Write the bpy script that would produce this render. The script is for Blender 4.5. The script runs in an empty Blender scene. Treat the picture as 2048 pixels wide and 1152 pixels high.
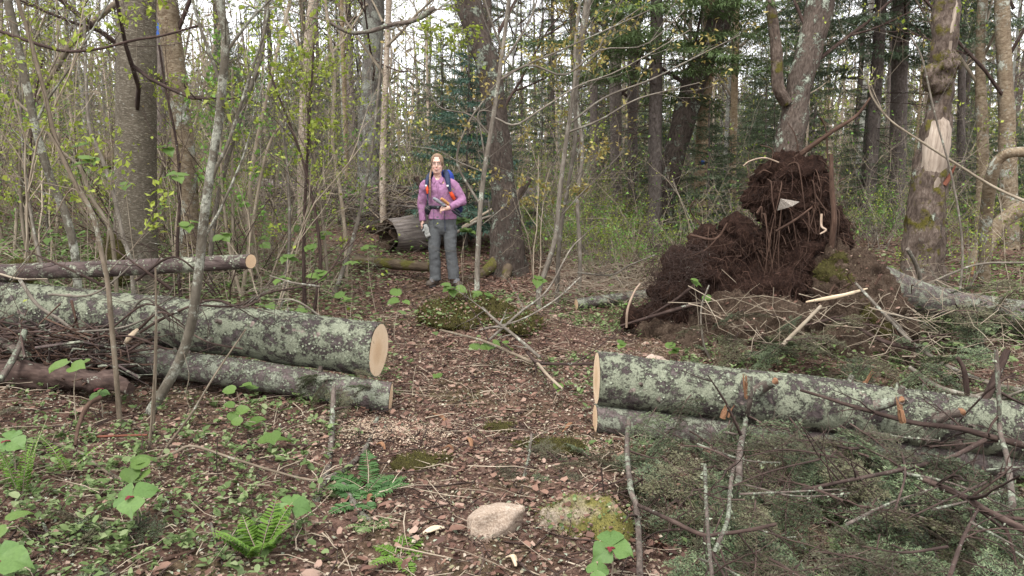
import bpy, bmesh, math, random
import numpy as np
from mathutils import Vector, Matrix

# ---------------------------------------------------------------- camera, sky, sun, exposure
scene = bpy.context.scene
R = math.radians
FPX, PITCH, CAMZ = 1577.0, R(8.4), 1.5
cam_d = bpy.data.cameras.new('camera'); cam = bpy.data.objects.new('camera', cam_d)
scene.collection.objects.link(cam); scene.camera = cam
cam_d.sensor_width = 36.0; cam_d.lens = 36.0 * FPX / 2048.0
cam_d.clip_start = 0.05; cam_d.clip_end = 2000.0
cam.location = (0, 0, CAMZ); cam.rotation_euler = (R(90) - PITCH, 0, 0)

SUN_EL, SUN_AZ = R(58), R(205)          # light comes from above and from behind the camera's left
world = bpy.data.worlds.new('World'); scene.world = world; world.use_nodes = True
wn = world.node_tree; wn.nodes.clear()
sky = wn.nodes.new('ShaderNodeTexSky'); sky.sky_type = 'NISHITA'; sky.sun_disc = False
sky.sun_elevation = SUN_EL; sky.sun_rotation = SUN_AZ
sky.air_density = 1.0; sky.dust_density = 1.0; sky.ozone_density = 1.0
hsv = wn.nodes.new('ShaderNodeHueSaturation'); hsv.inputs['Saturation'].default_value = 0.12
bg = wn.nodes.new('ShaderNodeBackground'); bg.inputs['Strength'].default_value = 0.13
wo = wn.nodes.new('ShaderNodeOutputWorld')
wn.links.new(sky.outputs[0], hsv.inputs['Color']); 
deck = wn.nodes.new('ShaderNodeMix'); deck.data_type = 'RGBA'; deck.inputs[0].default_value = 0.7      # an even white cloud deck over most of the clear sky
deck.inputs[7].default_value = (6.0, 6.1, 6.3, 1); wn.links.new(hsv.outputs[0], deck.inputs[6]); wn.links.new(deck.outputs[2], bg.inputs['Color'])
wn.links.new(bg.outputs[0], wo.inputs['Surface'])
sun_d = bpy.data.lights.new('sun', 'SUN'); sun_d.energy = 1.5; sun_d.angle = R(24); sun_d.color = (1.0, 0.97, 0.93)
sun = bpy.data.objects.new('sun', sun_d); scene.collection.objects.link(sun)
sun.rotation_euler = (R(90) - SUN_EL, 0, R(-25)); sun.location = (0, 0, 30)
vs = scene.view_settings; vs.view_transform = 'Standard'; vs.look = 'None'; vs.exposure = 1.75; vs.gamma = 1.0
vs.use_curve_mapping = False
scene.cycles.max_bounces = 5; scene.cycles.diffuse_bounces = 3; scene.cycles.glossy_bounces = 2
scene.cycles.transmission_bounces = 3; scene.cycles.transparent_max_bounces = 4
scene.cycles.use_denoising = True

rng = np.random.default_rng(11)
def U(a, b, n=None): return rng.uniform(a, b, n)

# ---------------------------------------------------------------- numeric helpers
def _hash(ix, iy, iz, s):
    n = (ix.astype(np.int64) * 374761393 + iy.astype(np.int64) * 668265263 + iz.astype(np.int64) * 1274126177 + s * 974711) & 0xffffffff
    n = ((n ^ (n >> 13)) * 1274126177) & 0xffffffff
    n = (n ^ (n >> 16)) & 0xffff
    return n / 65535.0
def vn3(p, s=0):
    p = np.asarray(p, float); i = np.floor(p); f = p - i; f = f * f * (3 - 2 * f)
    x, y, z = i[..., 0], i[..., 1], i[..., 2]; u, v, w = f[..., 0], f[..., 1], f[..., 2]
    def h(a, b, c): return _hash(x + a, y + b, z + c, s)
    x00 = h(0,0,0)*(1-u)+h(1,0,0)*u; x10 = h(0,1,0)*(1-u)+h(1,1,0)*u
    x01 = h(0,0,1)*(1-u)+h(1,0,1)*u; x11 = h(0,1,1)*(1-u)+h(1,1,1)*u
    return ((x00*(1-v)+x10*v)*(1-w)+(x01*(1-v)+x11*v)*w)*2-1
def fbm(p, s=0, o=3):
    p = np.asarray(p, float); a, t = 1.0, 0
    for k in range(o):
        t = t + a * vn3(p * 2**k + k * 17.3, s + k); a *= 0.5
    return t
def n2(x, y, sc, s=0, o=2):
    x = np.asarray(x, float); y = np.asarray(y, float); x, y = np.broadcast_arrays(x, y)
    return fbm(np.stack([x * sc, y * sc, np.zeros_like(x)], -1), s, o)
def norm(v): v = np.asarray(v, float); return v / (np.linalg.norm(v, axis=-1, keepdims=True) + 1e-9)
def softplus(x, k=0.6): return k * np.log1p(np.exp(np.clip(np.asarray(x) / k, -40, 40)))
def sstep(a, b, x): t = np.clip((np.asarray(x, float) - a) / (b - a), 0, 1); return t * t * (3 - 2 * t)

def gh(x, y):                                     # height of the forest floor
    x = np.asarray(x, float); y = np.asarray(y, float)
    z = 0.125 * softplus(-x - 1.6) * sstep(0.5, 5, y) * (1 - sstep(30, 80, -x))
    z = z - 0.10 * softplus(x - 0.2) * (1 - sstep(4.6, 7.2, y)) * (1 - sstep(3, 6, x))
    z = z + 0.45 * sstep(9.5, 17, y) + 0.10 * sstep(7, 10, y) * sstep(3, 7, x)
    z = z + 0.045 * n2(x, y, 0.9, 3) + 0.016 * n2(x, y, 3.3, 5)
    z = z + 0.35 * n2(x, y, 0.09, 8, 2) * sstep(14, 28, np.hypot(x, y))
    hx, hy = -0.10, 7.35                            # mossy hummock beside the path
    z = z + 0.24 * np.exp(-((x - hx) / 0.62) ** 2 - ((y - hy) / 0.5) ** 2)
    return z
_tx, _ty = np.arange(-16, 16.05, .08), np.arange(0, 32.05, .08); _tz = gh(*np.meshgrid(_tx, _ty))      # looked-up floor heights near the camera
def ght(x, y):
    x = np.asarray(x, float); y = np.asarray(y, float)
    u = np.clip((x + 16) / .08, 0, len(_tx) - 2.001); v = np.clip(y / .08, 0, len(_ty) - 2.001); i = u.astype(int); j = v.astype(int); f, g = u - i, v - j
    return (_tz[j, i] * (1 - f) + _tz[j, i + 1] * f) * (1 - g) + (_tz[j + 1, i] * (1 - f) + _tz[j + 1, i + 1] * f) * g
def ghf(x, y): return float(ght(x, y)) if (abs(x) < 15.9 and 0 < y < 31.9) else float(gh(x, y))
def _ray(px, py):
    dx, dz = (px - 1024) / FPX, (576 - py) / FPX
    return dx, math.cos(PITCH) + dz * math.sin(PITCH), -math.sin(PITCH) + dz * math.cos(PITCH)
def P(px, py, D):                                 # the world point at distance D seen along a sight line
    a, b, c = _ray(px, py); t = D / b
    return np.array([a * t, D, CAMZ + c * t])
def PG(px, py):                                   # where a sight line meets the forest floor
    a, b, c = _ray(px, py); D = np.arange(1.5, 30, 0.02); t = D / b
    below = (CAMZ + c * t) < ght(a * t, D)
    k = int(np.argmax(below)) if below.any() else len(D) - 1
    x = a * D[k] / b; return np.array([x, D[k], ghf(x, D[k])])
def PGH(px, py, h):                               # where a sight line comes down to h above the forest floor
    a, b, c = _ray(px, py); D = np.arange(1.5, 30, 0.02); t = D / b
    below = (CAMZ + c * t) < ght(a * t, D) + h; k = int(np.argmax(below)) if below.any() else len(D) - 1
    return np.array([a * D[k] / b, D[k], CAMZ + c * D[k] / b])
def on_ground(x, y, dz=0.0): return np.array([x, y, ghf(x, y) + dz])
def spl(pts, n):                                  # Catmull-Rom through the points
    p = np.asarray(pts, float)
    if len(p) < 3: t = np.linspace(0, 1, n)[:, None]; return p[0] * (1 - t) + p[-1] * t
    q = np.vstack([2 * p[0] - p[1], p, 2 * p[-1] - p[-2]]); m = len(p) - 1
    u = np.linspace(0, m - 1e-6, n); i = u.astype(int); t = (u - i)[:, None]
    a, b, c, d = q[i], q[i + 1], q[i + 2], q[i + 3]
    return 0.5 * (2*b + (c-a)*t + (2*a-5*b+4*c-d)*t**2 + (3*b-a-3*c+d)*t**3)

# ---------------------------------------------------------------- mesh builder
class MB:
    def __init__(s): s.v, s.q, s.t, s.lc, s.qm, s.tm, s.n = [], [], [], [], [], [], 0
    def add(s, v, q=None, t=None, lc=None, m=0):
        v = np.asarray(v, float).reshape(-1, 3)
        if q is not None and len(q): s.q.append(np.asarray(q) + s.n); s.qm.append(np.full(len(q), m))
        if t is not None and len(t): s.t.append(np.asarray(t) + s.n); s.tm.append(np.full(len(t), m))
        s.v.append(v); s.lc.append(v if lc is None else lc); s.n += len(v)
    def tube(s, pts, rad, n=6, cap=True, m=0, rough=0.0, rs=6.0, flare=None, seed=0, endn=(None, None), squash=1.0):
        p = np.asarray(pts, float); k = len(p)
        r = np.interp(np.linspace(0, 1, k), np.linspace(0, 1, len(rad)), rad) if np.ndim(rad) else np.full(k, float(rad))
        T = norm(np.gradient(p, axis=0)); d = norm(p[-1] - p[0])
        ref = np.eye(3)[int(np.argmin(np.abs(d)))]
        N = norm(np.cross(T, ref)); B = np.cross(T, N)
        th = np.linspace(0, 2 * math.pi, n, endpoint=False)
        L = np.concatenate([[0], np.cumsum(np.linalg.norm(np.diff(p, axis=0), axis=1))])
        cs, sn = np.cos(th), np.sin(th)
        rr = np.repeat(r[:, None], n, 1)
        if rough:
            q = np.stack([cs[None] * r[:, None] * rs, sn[None] * r[:, None] * rs, np.repeat(L[:, None], n, 1) * rs * 0.5], -1)
            rr = rr * (1 + rough * fbm(q + seed * 3.7, seed, 3))
        if flare is not None:                      # (height, amount, lobes)
            h, am, lob = flare
            rr = rr * (1 + am * np.exp(-L / h)[:, None] * (1 + 0.55 * np.cos(lob * th + seed))[None])
        v = p[:, None] + rr[..., None] * (cs[None, :, None] * N[:, None] + squash * sn[None, :, None] * B[:, None])
        for e, nn in zip((0, -1), endn):
            if nn is not None:
                nn = norm(nn); off = v[e] - p[e]; v[e] = v[e] - np.outer(off @ nn / (T[e] @ nn), T[e])
        lc = np.stack([rr * cs, rr * sn, np.repeat(L[:, None], n, 1)], -1)
        i = np.arange(k - 1)[:, None] * n; j = np.arange(n)[None]; j2 = (j + 1) % n
        q = np.stack([i + j, i + j2, i + n + j2, i + n + j], -1).reshape(-1, 4)
        base = s.n
        s.add(v.reshape(-1, 3), q=q, lc=lc.reshape(-1, 3), m=m)
        if cap:
            for e, ring in ((0, 0), (1, (k - 1) * n)):
                c = v[-e].mean(0)[None]; jj = np.arange(n)
                t = np.stack([np.full(n, n), (jj + 1) % n, jj], -1) if e == 0 else np.stack([np.full(n, n), jj, (jj + 1) % n], -1)
                s.add(np.vstack([v[-e], c]), t=t, lc=np.vstack([lc[-e], lc[-e].mean(0)[None]]), m=m)
        return v
    def tubes(s, p, r0, r1, n=3, m=0):                 # many thin stems at once: p is (count, points, 3)
        p = np.asarray(p, float); c, k, _ = p.shape; T = norm(np.gradient(p, axis=1)); d = norm(p[:, -1] - p[:, 0])
        ref = np.eye(3)[np.argmin(np.abs(d), axis=1)][:, None]; N = norm(np.cross(T, ref)); B = np.cross(T, N)
        f = np.linspace(0, 1, k)[None]; r = (np.broadcast_to(r0, c)[:, None] * (1 - f) + np.broadcast_to(r1, c)[:, None] * f)[:, :, None, None]
        th = np.linspace(0, 2 * math.pi, n, endpoint=False); cs, sn = np.cos(th)[None, None, :, None], np.sin(th)[None, None, :, None]
        v = p[:, :, None] + r * (cs * N[:, :, None] + sn * B[:, :, None])
        L = np.concatenate([np.zeros((c, 1)), np.cumsum(np.linalg.norm(np.diff(p, axis=1), axis=2), axis=1)], 1)[:, :, None, None]
        lc = np.concatenate(np.broadcast_arrays(r * cs, r * sn, L + np.arange(c)[:, None, None, None] * .37), -1)
        i = (np.arange(c) * k * n)[:, None, None] + (np.arange(k - 1) * n)[None, :, None]; j = np.arange(n)[None, None]; j2 = (j + 1) % n
        s.add(v.reshape(-1, 3), q=np.stack([i + j, i + j2, i + n + j2, i + n + j], -1).reshape(-1, 4), lc=lc.reshape(-1, 3), m=m)
    def leaves(s, pos, d, nr, size, tmpl, m=0, wid=1.0):
        pos = np.asarray(pos, float).reshape(-1, 3); n = len(pos)
        if n == 0: return
        d = norm(np.broadcast_to(d, pos.shape)); x = norm(np.cross(d, np.broadcast_to(nr, pos.shape))); z = np.cross(x, d)
        tv, tt = tmpl; size = np.broadcast_to(size, n)[:, None, None]; w = np.broadcast_to(wid, n)[:, None, None]
        v = pos[:, None] + size * (tv[None, :, 0:1] * w * x[:, None] + tv[None, :, 1:2] * d[:, None] + tv[None, :, 2:3] * z[:, None])
        k = len(tv); t = (np.asarray(tt)[None] + (np.arange(n) * k)[:, None, None]).reshape(-1, 3)
        s.add(v.reshape(-1, 3), t=t, m=m)
    def ntri(s): return sum(len(a) * 2 for a in s.q) + sum(len(a) for a in s.t)
    def mesh(s, name, mats, origin=(0, 0, 0), smooth=True):
        me = bpy.data.meshes.new(name)
        if not s.v: return me
        v = np.vstack(s.v) - np.asarray(origin, float); lc = np.vstack(s.lc)
        q = np.vstack(s.q) if s.q else np.zeros((0, 4), int); t = np.vstack(s.t) if s.t else np.zeros((0, 3), int)
        li = np.concatenate([q.ravel(), t.ravel()]).astype(np.int32)
        tot = np.concatenate([np.full(len(q), 4), np.full(len(t), 3)]).astype(np.int32)
        st = np.concatenate([[0], np.cumsum(tot)[:-1]]).astype(np.int32)
        mi = np.concatenate([np.concatenate(s.qm) if s.qm else [], np.concatenate(s.tm) if s.tm else []]).astype(np.int32)
        me.vertices.add(len(v)); me.vertices.foreach_set('co', v.ravel().astype(np.float32))
        me.loops.add(len(li)); me.loops.foreach_set('vertex_index', li)
        me.polygons.add(len(tot)); me.polygons.foreach_set('loop_start', st); me.polygons.foreach_set('loop_total', tot)
        me.polygons.foreach_set('material_index', mi)
        me.polygons.foreach_set('use_smooth', np.full(len(tot), smooth))
        a = me.attributes.new('lc', 'FLOAT_VECTOR', 'POINT'); a.data.foreach_set('vector', lc.ravel().astype(np.float32))
        for mm in (mats if isinstance(mats, (list, tuple)) else [mats]): me.materials.append(mm)
        me.update(calc_edges=True)
        return me

COL = scene.collection
def root_loc(o):
    l = Vector((0, 0, 0))
    while o is not None: l = l + o.location; o = o.parent
    return l
def obj(name, mb, mats, parent=None, label=None, cat=None, group=None, kind=None, origin=None, smooth=True):
    og = np.array(root_loc(parent)) if parent is not None else np.array(origin if origin is not None else (0, 0, 0), float)
    me = mb.mesh(name, mats, og, smooth) if isinstance(mb, MB) else mb
    o = bpy.data.objects.new(name, me); COL.objects.link(o)
    if parent is not None: o.parent = parent
    else: o.location = og
    return tag(o, label, cat, group, kind)
def tag(o, label=None, cat=None, group=None, kind=None):
    if label: o['label'] = label
    if cat: o['category'] = cat
    if group: o['group'] = group
    if kind: o['kind'] = kind
    return o
def thing(name, label, cat, loc=(0, 0, 0), group=None):
    o = bpy.data.objects.new(name, None); COL.objects.link(o); o.empty_display_size = 0.1
    o.location = loc; return tag(o, label, cat, group)
def copy_tree(o, parent=None):
    c = o.copy(); COL.objects.link(c); c.parent = parent
    for ch in list(o.children): copy_tree(ch, c)
    return c
_used = set()
def place(proto, loc, rz=0.0, sc=1.0, label=None, group=None, tilt=(0, 0)):
    if proto.name in _used: o = copy_tree(proto)
    else: o = proto; _used.add(proto.name)
    o.location = loc; o.rotation_euler = (tilt[0], tilt[1], rz)
    o.scale = (sc, sc, sc) if np.ndim(sc) == 0 else sc
    if label: o['label'] = label
    if group: o['group'] = group
    return o
def remesh(mb, name, mats, voxel, parent=None, smooth_it=4, disp=None, origin=None, **kw):
    """one continuous surface out of overlapping solids; disp(co)->offset along the normal"""
    me = mb.mesh(name + '_raw', mats); o = bpy.data.objects.new(name + '_raw', me); COL.objects.link(o)
    m = o.modifiers.new('r', 'REMESH'); m.mode = 'VOXEL'; m.voxel_size = voxel; m.use_smooth_shade = True
    if smooth_it: s = o.modifiers.new('s', 'SMOOTH'); s.iterations = smooth_it; s.factor = 0.5
    dg = bpy.context.evaluated_depsgraph_get()
    new = bpy.data.meshes.new_from_object(o.evaluated_get(dg)); bpy.data.objects.remove(o); bpy.data.meshes.remove(me)
    n = len(new.vertices); co = np.empty(n * 3, np.float32); new.vertices.foreach_get('co', co); co = co.reshape(-1, 3).astype(float)
    if disp is not None:
        nr = np.empty(n * 3, np.float32); new.vertex_normals.foreach_get('vector', nr); nr = nr.reshape(-1, 3)
        co = co + nr * disp(co)[:, None]
    og = np.array(root_loc(parent)) if parent is not None else np.array(origin if origin is not None else (0, 0, 0), float)
    new.vertices.foreach_set('co', (co - og).ravel().astype(np.float32))
    if 'lc' not in new.attributes:
        a = new.attributes.new('lc', 'FLOAT_VECTOR', 'POINT'); a.data.foreach_set('vector', co.ravel().astype(np.float32))
    new.polygons.foreach_set('use_smooth', np.full(len(new.polygons), True))
    new.materials.clear()
    for mm in (mats if isinstance(mats, (list, tuple)) else [mats]): new.materials.append(mm)
    new.update(); new.name = name
    o = bpy.data.objects.new(name, new); COL.objects.link(o)
    if parent is not None: o.parent = parent
    else: o.location = og
    return tag(o, kw.get('label'), kw.get('cat'), kw.get('group'), kw.get('kind'))
def ellipsoid(mb, c, r, n=16, k=12, m=0, yaw=0.0):
    u = np.linspace(0, 2 * math.pi, n, endpoint=False); w = np.linspace(-math.pi / 2, math.pi / 2, k)
    v = np.stack([np.cos(w)[:, None] * np.cos(u), np.cos(w)[:, None] * np.sin(u), np.repeat(np.sin(w)[:, None], n, 1)], -1) * np.asarray(r)
    if yaw: c_, s_ = math.cos(yaw), math.sin(yaw); v = v @ np.array([[c_, s_, 0], [-s_, c_, 0], [0, 0, 1]])
    i = np.arange(k - 1)[:, None] * n; j = np.arange(n)[None]; j2 = (j + 1) % n
    mb.add((v + np.asarray(c)).reshape(-1, 3), q=np.stack([i + j, i + j2, i + n + j2, i + n + j], -1).reshape(-1, 4), m=m)
def loft(mb, rings, n=20, m=0, cap=True, power=2.0):   # rings of (centre, rx, ry) stacked along z
    u = np.linspace(0, 2 * math.pi, n, endpoint=False); e = 2.0 / power
    c, s = np.cos(u), np.sin(u); c = np.sign(c) * np.abs(c) ** e; s = np.sign(s) * np.abs(s) ** e
    v = np.array([np.stack([cc[0] + rx * c, cc[1] + ry * s, np.full(n, cc[2])], -1) for cc, rx, ry in rings]); k = len(rings)
    i = np.arange(k - 1)[:, None] * n; j = np.arange(n)[None]; j2 = (j + 1) % n
    b = mb.n
    mb.add(v.reshape(-1, 3), q=np.stack([i + j, i + j2, i + n + j2, i + n + j], -1).reshape(-1, 4), m=m)
    if cap:
        jj = np.arange(n)
        mb.t.append(np.stack([np.full(n, b + n * k), b + (jj + 1) % n, b + jj], -1)); mb.tm.append(np.full(n, m))
        mb.t.append(np.stack([np.full(n, b + n * k + 1), b + n * (k - 1) + jj, b + n * (k - 1) + (jj + 1) % n], -1)); mb.tm.append(np.full(n, m))
        mb.add(np.array([v[0].mean(0), v[-1].mean(0)]), m=m)
def box(mb, c, h, m=0, rot=None):
    v = np.array([[x, y, z] for x in (-1, 1) for y in (-1, 1) for z in (-1, 1)], float) * np.asarray(h)
    if rot is not None: v = v @ np.asarray(rot).T
    mb.add(v + np.asarray(c), q=[[0,1,3,2],[4,6,7,5],[0,4,5,1],[2,3,7,6],[0,2,6,4],[1,5,7,3]], m=m)

def walks(p, d, L, k, wig, up=0.0):                    # many wandering stems: (count, points, 3)
    p = np.asarray(p, float); n = len(p); d = norm(d); out = [p]; L = np.broadcast_to(L, n)[:, None]
    for i in range(k - 1): d = norm(d + rng.normal(0, wig, (n, 3)) + [0, 0, up]); out.append(out[-1] + d * L / (k - 1))
    return np.stack(out, 1)
def sides(d, ang): d = norm(d); a = norm(np.cross(d, rng.normal(0, 1, d.shape))); ang = np.asarray(ang)[:, None]; return d * np.cos(ang) + a * np.sin(ang)
def sticks(b, c, L, wx=(1, .6, .4), r=(.002, .006), r1=.0015, kink=.05, m=0, n=3):   # loose sticks through the points c
    k = len(c); d = norm(rng.normal(0, 1, (k, 3)) * wx) * (np.asarray(L) / 2)[:, None]
    b.tubes(np.stack([c - d, c - d * .3 + U(-kink, kink, (k, 3)), c + d * .35 + U(-kink, kink, (k, 3)), c + d], 1), U(*r, k), r1, n, m)
# leaf outlines (x across, y along, z up), as small folded fans
def _fan(half, zc=0.0, zt=-0.08, fold=0.10):
    pts = [(0, 0, 0)] + [(w, y, fold * (w > 0)) for y, w in half] + [(0, 1, zt)] + [(-w, y, fold * (w > 0)) for y, w in reversed(half)]
    pts = np.array(pts + [(0, 0.45, zc)], float); k = len(pts) - 1
    return pts, [(k, i, (i + 1) % k) for i in range(k)]
LEAF = (np.array([(0,0,0),(.34,.42,.08),(0,1,-.1),(-.34,.42,.08)], float), [(0,1,2),(0,2,3)])
OVAL = _fan([(.2,.3),(.55,.36),(.8,.22)])
def _ragged(seed, n=7):
    r_ = np.random.default_rng(seed); a = np.linspace(0, 2 * math.pi, n, endpoint=False) + r_.uniform(-.2, .2, n); r = r_.uniform(.26, .62, n); r[0] *= 1.3
    p = np.stack([r * np.sin(a) * .8, .5 + r * np.cos(a), r_.uniform(-.06, .06, n) + .45 * (r * np.sin(a)) ** 2 + .2 * (r * np.cos(a)) ** 2 * r_.choice([-1, 1])], -1)
    return np.vstack([p, [(0, .5, 0)]]), [(n, i, (i + 1) % n) for i in range(n)]
LITTERS = [_ragged(k) for k in range(1, 6)]
ROUND = _fan([(-.08,.22),(.08,.44),(.38,.55),(.7,.42),(.9,.2)], zc=-.05, fold=.08)
RHOMB = _fan([(.12,.2),(.36,.48),(.5,.52),(.72,.36),(.9,.12)], zc=-.03, zt=-.2, fold=.06)
FIRN = (np.array([(-.05,0,0),(.09,.35,0),(0.03,1,.05),(-.07,.6,.0)], float), [(0,1,2),(0,2,3)])
NEEDLE = (np.array([(-.06,0,0),(.06,0,0),(0.02,1,.05)], float), [(0,1,2)])
LANCE = _fan([(.25,.2),(.55,.24),(.8,.12)], zc=-.03, fold=.09)
SPRAY = (np.array([(0,0,0),(.16,.45,.03),(0,1,-.08),(-.16,.5,.03)], float), [(0,1,2),(0,2,3)])

# ---------------------------------------------------------------- materials
class NT:
    def __init__(s, name, rough=0.9, spec=0.25):
        s.m = bpy.data.materials.new(name); s.m.use_nodes = True; s.t = s.m.node_tree; s.b = s.t.nodes['Principled BSDF']
        s.out = s.t.nodes['Material Output']
        s.b.inputs['Roughness'].default_value = rough; s.b.inputs['Specular IOR Level'].default_value = spec
    def n(s, ty, **kw):
        x = s.t.nodes.new(ty)
        for k, v in kw.items(): setattr(x, k, v)
        return x
    def put(s, sock, val):
        if isinstance(val, bpy.types.NodeSocket): s.t.links.new(val, sock)
        else:
            if sock.type == 'RGBA' and len(val) == 3: val = (*val, 1)
            sock.default_value = val
    def coord(s, mode='lc', scale=(1, 1, 1), jitter=True):
        if mode == 'lc': a = s.n('ShaderNodeAttribute', attribute_name='lc').outputs['Vector']
        else: a = s.n('ShaderNodeTexCoord').outputs['Object']
        mp = s.n('ShaderNodeMapping'); s.put(mp.inputs['Vector'], a); mp.inputs['Scale'].default_value = scale
        if jitter:
            oi = s.n('ShaderNodeObjectInfo'); mu = s.n('ShaderNodeMath', operation='MULTIPLY'); s.put(mu.inputs[0], oi.outputs['Random']); mu.inputs[1].default_value = 37.0
            s.put(mp.inputs['Location'], mu.outputs[0])
        return mp.outputs[0]
    def noise(s, vec, scale, detail=4, rough=0.6, dist=0.0):
        x = s.n('ShaderNodeTexNoise'); s.put(x.inputs['Vector'], vec); x.inputs['Scale'].default_value = scale
        x.inputs['Detail'].default_value = detail; x.inputs['Roughness'].default_value = rough; x.inputs['Distortion'].default_value = dist
        return x.outputs['Fac']
    def vor(s, vec, scale, feature='F1', out='Distance', rnd=1.0):
        x = s.n('ShaderNodeTexVoronoi', feature=feature); s.put(x.inputs['Vector'], vec); x.inputs['Scale'].default_value = scale
        x.inputs['Randomness'].default_value = rnd; return x.outputs[out]
    def ramp(s, fac, stops, interp='LINEAR'):
        x = s.n('ShaderNodeValToRGB'); s.put(x.inputs[0], fac); e = x.color_ramp.elements; x.color_ramp.interpolation = interp
        while len(e) < len(stops): e.new(0.5)
        for k, (p, c) in enumerate(stops):
            e[k].position = p; c = (c, c, c) if np.ndim(c) == 0 else c; e[k].color = (*c, 1)
        return x.outputs[0]
    def mix(s, fac, a, b, mode='MIX'):
        x = s.n('ShaderNodeMix', data_type='RGBA', blend_type=mode); s.put(x.inputs[0], fac); s.put(x.inputs[6], a); s.put(x.inputs[7], b); return x.outputs[2]
    def math(s, op, a, b=0.0):
        x = s.n('ShaderNodeMath', operation=op); s.put(x.inputs[0], a); s.put(x.inputs[1], b); return x.outputs[0]
    def bump(s, h, strength=0.5, dist=0.01):
        x = s.n('ShaderNodeBump'); s.put(x.inputs['Height'], h); x.inputs['Strength'].default_value = strength; x.inputs['Distance'].default_value = dist
        s.put(s.b.inputs['Normal'], x.outputs[0]); return x.outputs[0]
    def rand(s, kind='island'):
        if kind == 'island': return s.n('ShaderNodeNewGeometry').outputs['Random Per Island']
        return s.n('ShaderNodeObjectInfo').outputs['Random']
    def col(s, c): s.put(s.b.inputs['Base Color'], c); return s.m

def bark(name, cols, stretch=(1, 1, 0.25), scale=22, lichen=None, moss=None, bump=0.6, bd=0.012, var=0.35, streak=None, spots=None):
    """cols: dark, mid, light; lichen (amount 0-1, colour, scale); moss (amount, colour)"""
    k = NT(name, 0.92, 0.15); v = k.coord('lc', stretch); v1 = k.coord('lc', (1, 1, 1))
    a = k.noise(v, scale, 6, 0.65, 0.3)
    c = k.ramp(a, [(0.30, cols[0]), (0.5, cols[1]), (0.72, cols[2])]); h = a
    big = k.noise(v1, 4.0, 3); c = k.mix(k.ramp(big, [(0.35, 0.0), (0.7, 0.55)]), c, cols[0])
    if streak:                                      # fine dark or light marks across the stem
        st = k.noise(k.coord('lc', (1, 1, streak[1])), streak[0], 3, 0.5)
        c = k.mix(k.ramp(st, [(0.56, 0.0), (0.63, 1.0)]), c, streak[2]); h = k.math('SUBTRACT', h, k.math('MULTIPLY', st, 0.5))
    if lichen:
        am, lcx, ls = lichen
        ln = k.noise(v1, ls, 8, 0.8, 0.2); ln2 = k.noise(v1, ls * 0.22, 3, 0.5)
        f = k.math('ADD', k.math('MULTIPLY', ln, 0.75), k.math('MULTIPLY', ln2, 0.65))
        th = 0.925 - 0.42 * am
        mask = k.ramp(f, [(th - .02, 0.0), (th + 0.05, 1.0)])
        lv = k.ramp(k.noise(v1, ls * 2.2, 6, .8), [(0.32, tuple(0.32 * x for x in lcx)), (0.48, tuple(0.8 * x for x in lcx)), (0.68, tuple(1.25 * x for x in lcx))])
        c = k.mix(mask, c, lv); h = k.math('ADD', h, k.math('MULTIPLY', k.math('MULTIPLY', mask, k.noise(v1, ls * 2.2, 6, .8)), 1.1))
    if spots:
        sp = k.ramp(k.noise(v1, spots[0], 2, 0.4), [(spots[1], 0.0), (spots[1] + 0.03, 1.0)]); c = k.mix(sp, c, spots[2])
    if moss:
        mo = k.ramp(k.noise(v1, 5.0, 5, 0.6), [(0.78 - 0.45 * moss[0], 0.0), (0.86 - 0.45 * moss[0], 1.0)])
        mc = k.ramp(k.noise(v1, 90, 2), [(0.3, tuple(0.4 * x for x in moss[1])), (0.7, moss[1])])
        c = k.mix(mo, c, mc); h = k.math('ADD', h, k.math('MULTIPLY', mo, 0.3))
    if var:
        c = k.mix(1.0, c, k.ramp(k.rand('obj'), [(0.0, 1 - var), (1.0, 1 + var * 0.35)]), 'MULTIPLY')
    k.bump(h, bump, bd); return k.col(c)

LICH = (0.46, 0.50, 0.40)
M_LOG = bark('fir_bark_lichen', ((.028,.021,.021), (.062,.048,.046), (.13,.108,.10)), (1,1,.8), 34, (0.61, (.29,.305,.22), 60), (0.12, (.12,.12,.03)), 1.0, 0.016, 0, spots=(9.0, .70, (.30,.235,.205)))
M_LOGB = bark('fir_bark_lichen_low', ((.05,.036,.035), (.10,.08,.075), (.19,.155,.145)), (1,1,.8), 34, (0.55, (.25,.26,.20), 64), None, 0.9, 0.012, 0)
M_THINLOG = bark('dark_bark_log', ((.030,.020,.020), (.075,.055,.050), (.13,.10,.09)), (1,1,.4), 30, (0.5, (.32,.33,.25), 30), (0.25, (.13,.12,.03)), 0.8, 0.01, 0)
M_SMOOTH = bark('smooth_grey_brown_bark', ((.060,.050,.037), (.105,.088,.066), (.155,.132,.102)), (1,1,2.2), 22, None, None, 0.5, 0.006, 0.1, streak=(30, 4.0, (.195,.172,.135)), spots=(7.0, .74, (.36,.36,.32)))
M_YBIRCH = bark('peeling_yellow_birch_bark', ((.09,.065,.042), (.20,.155,.105), (.34,.285,.21)), (1,1,1.8), 14, (0.36, (.42,.43,.36), 20), (0.34, (.10,.09,.025)), 0.8, 0.012, 0.2, streak=(26, 6.0, (.10,.065,.04)))
M_BIRCH = bark('pale_birch_bark', ((.26,.20,.15), (.45,.37,.29), (.60,.53,.44)), (1,1,1.5), 14, None, (0.12, (.15,.14,.06)), 0.5, 0.01, 0.25, streak=(22, 5.0, (.17,.12,.085)))
M_TANBIRCH = bark('golden_birch_bark', ((.16,.11,.07), (.29,.22,.14), (.42,.34,.24)), (1,1,1.6), 15, (0.22, (.45,.42,.34), 18), None, 0.8, 0.012, 0.2, streak=(24, 6.0, (.14,.09,.045)))
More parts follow.
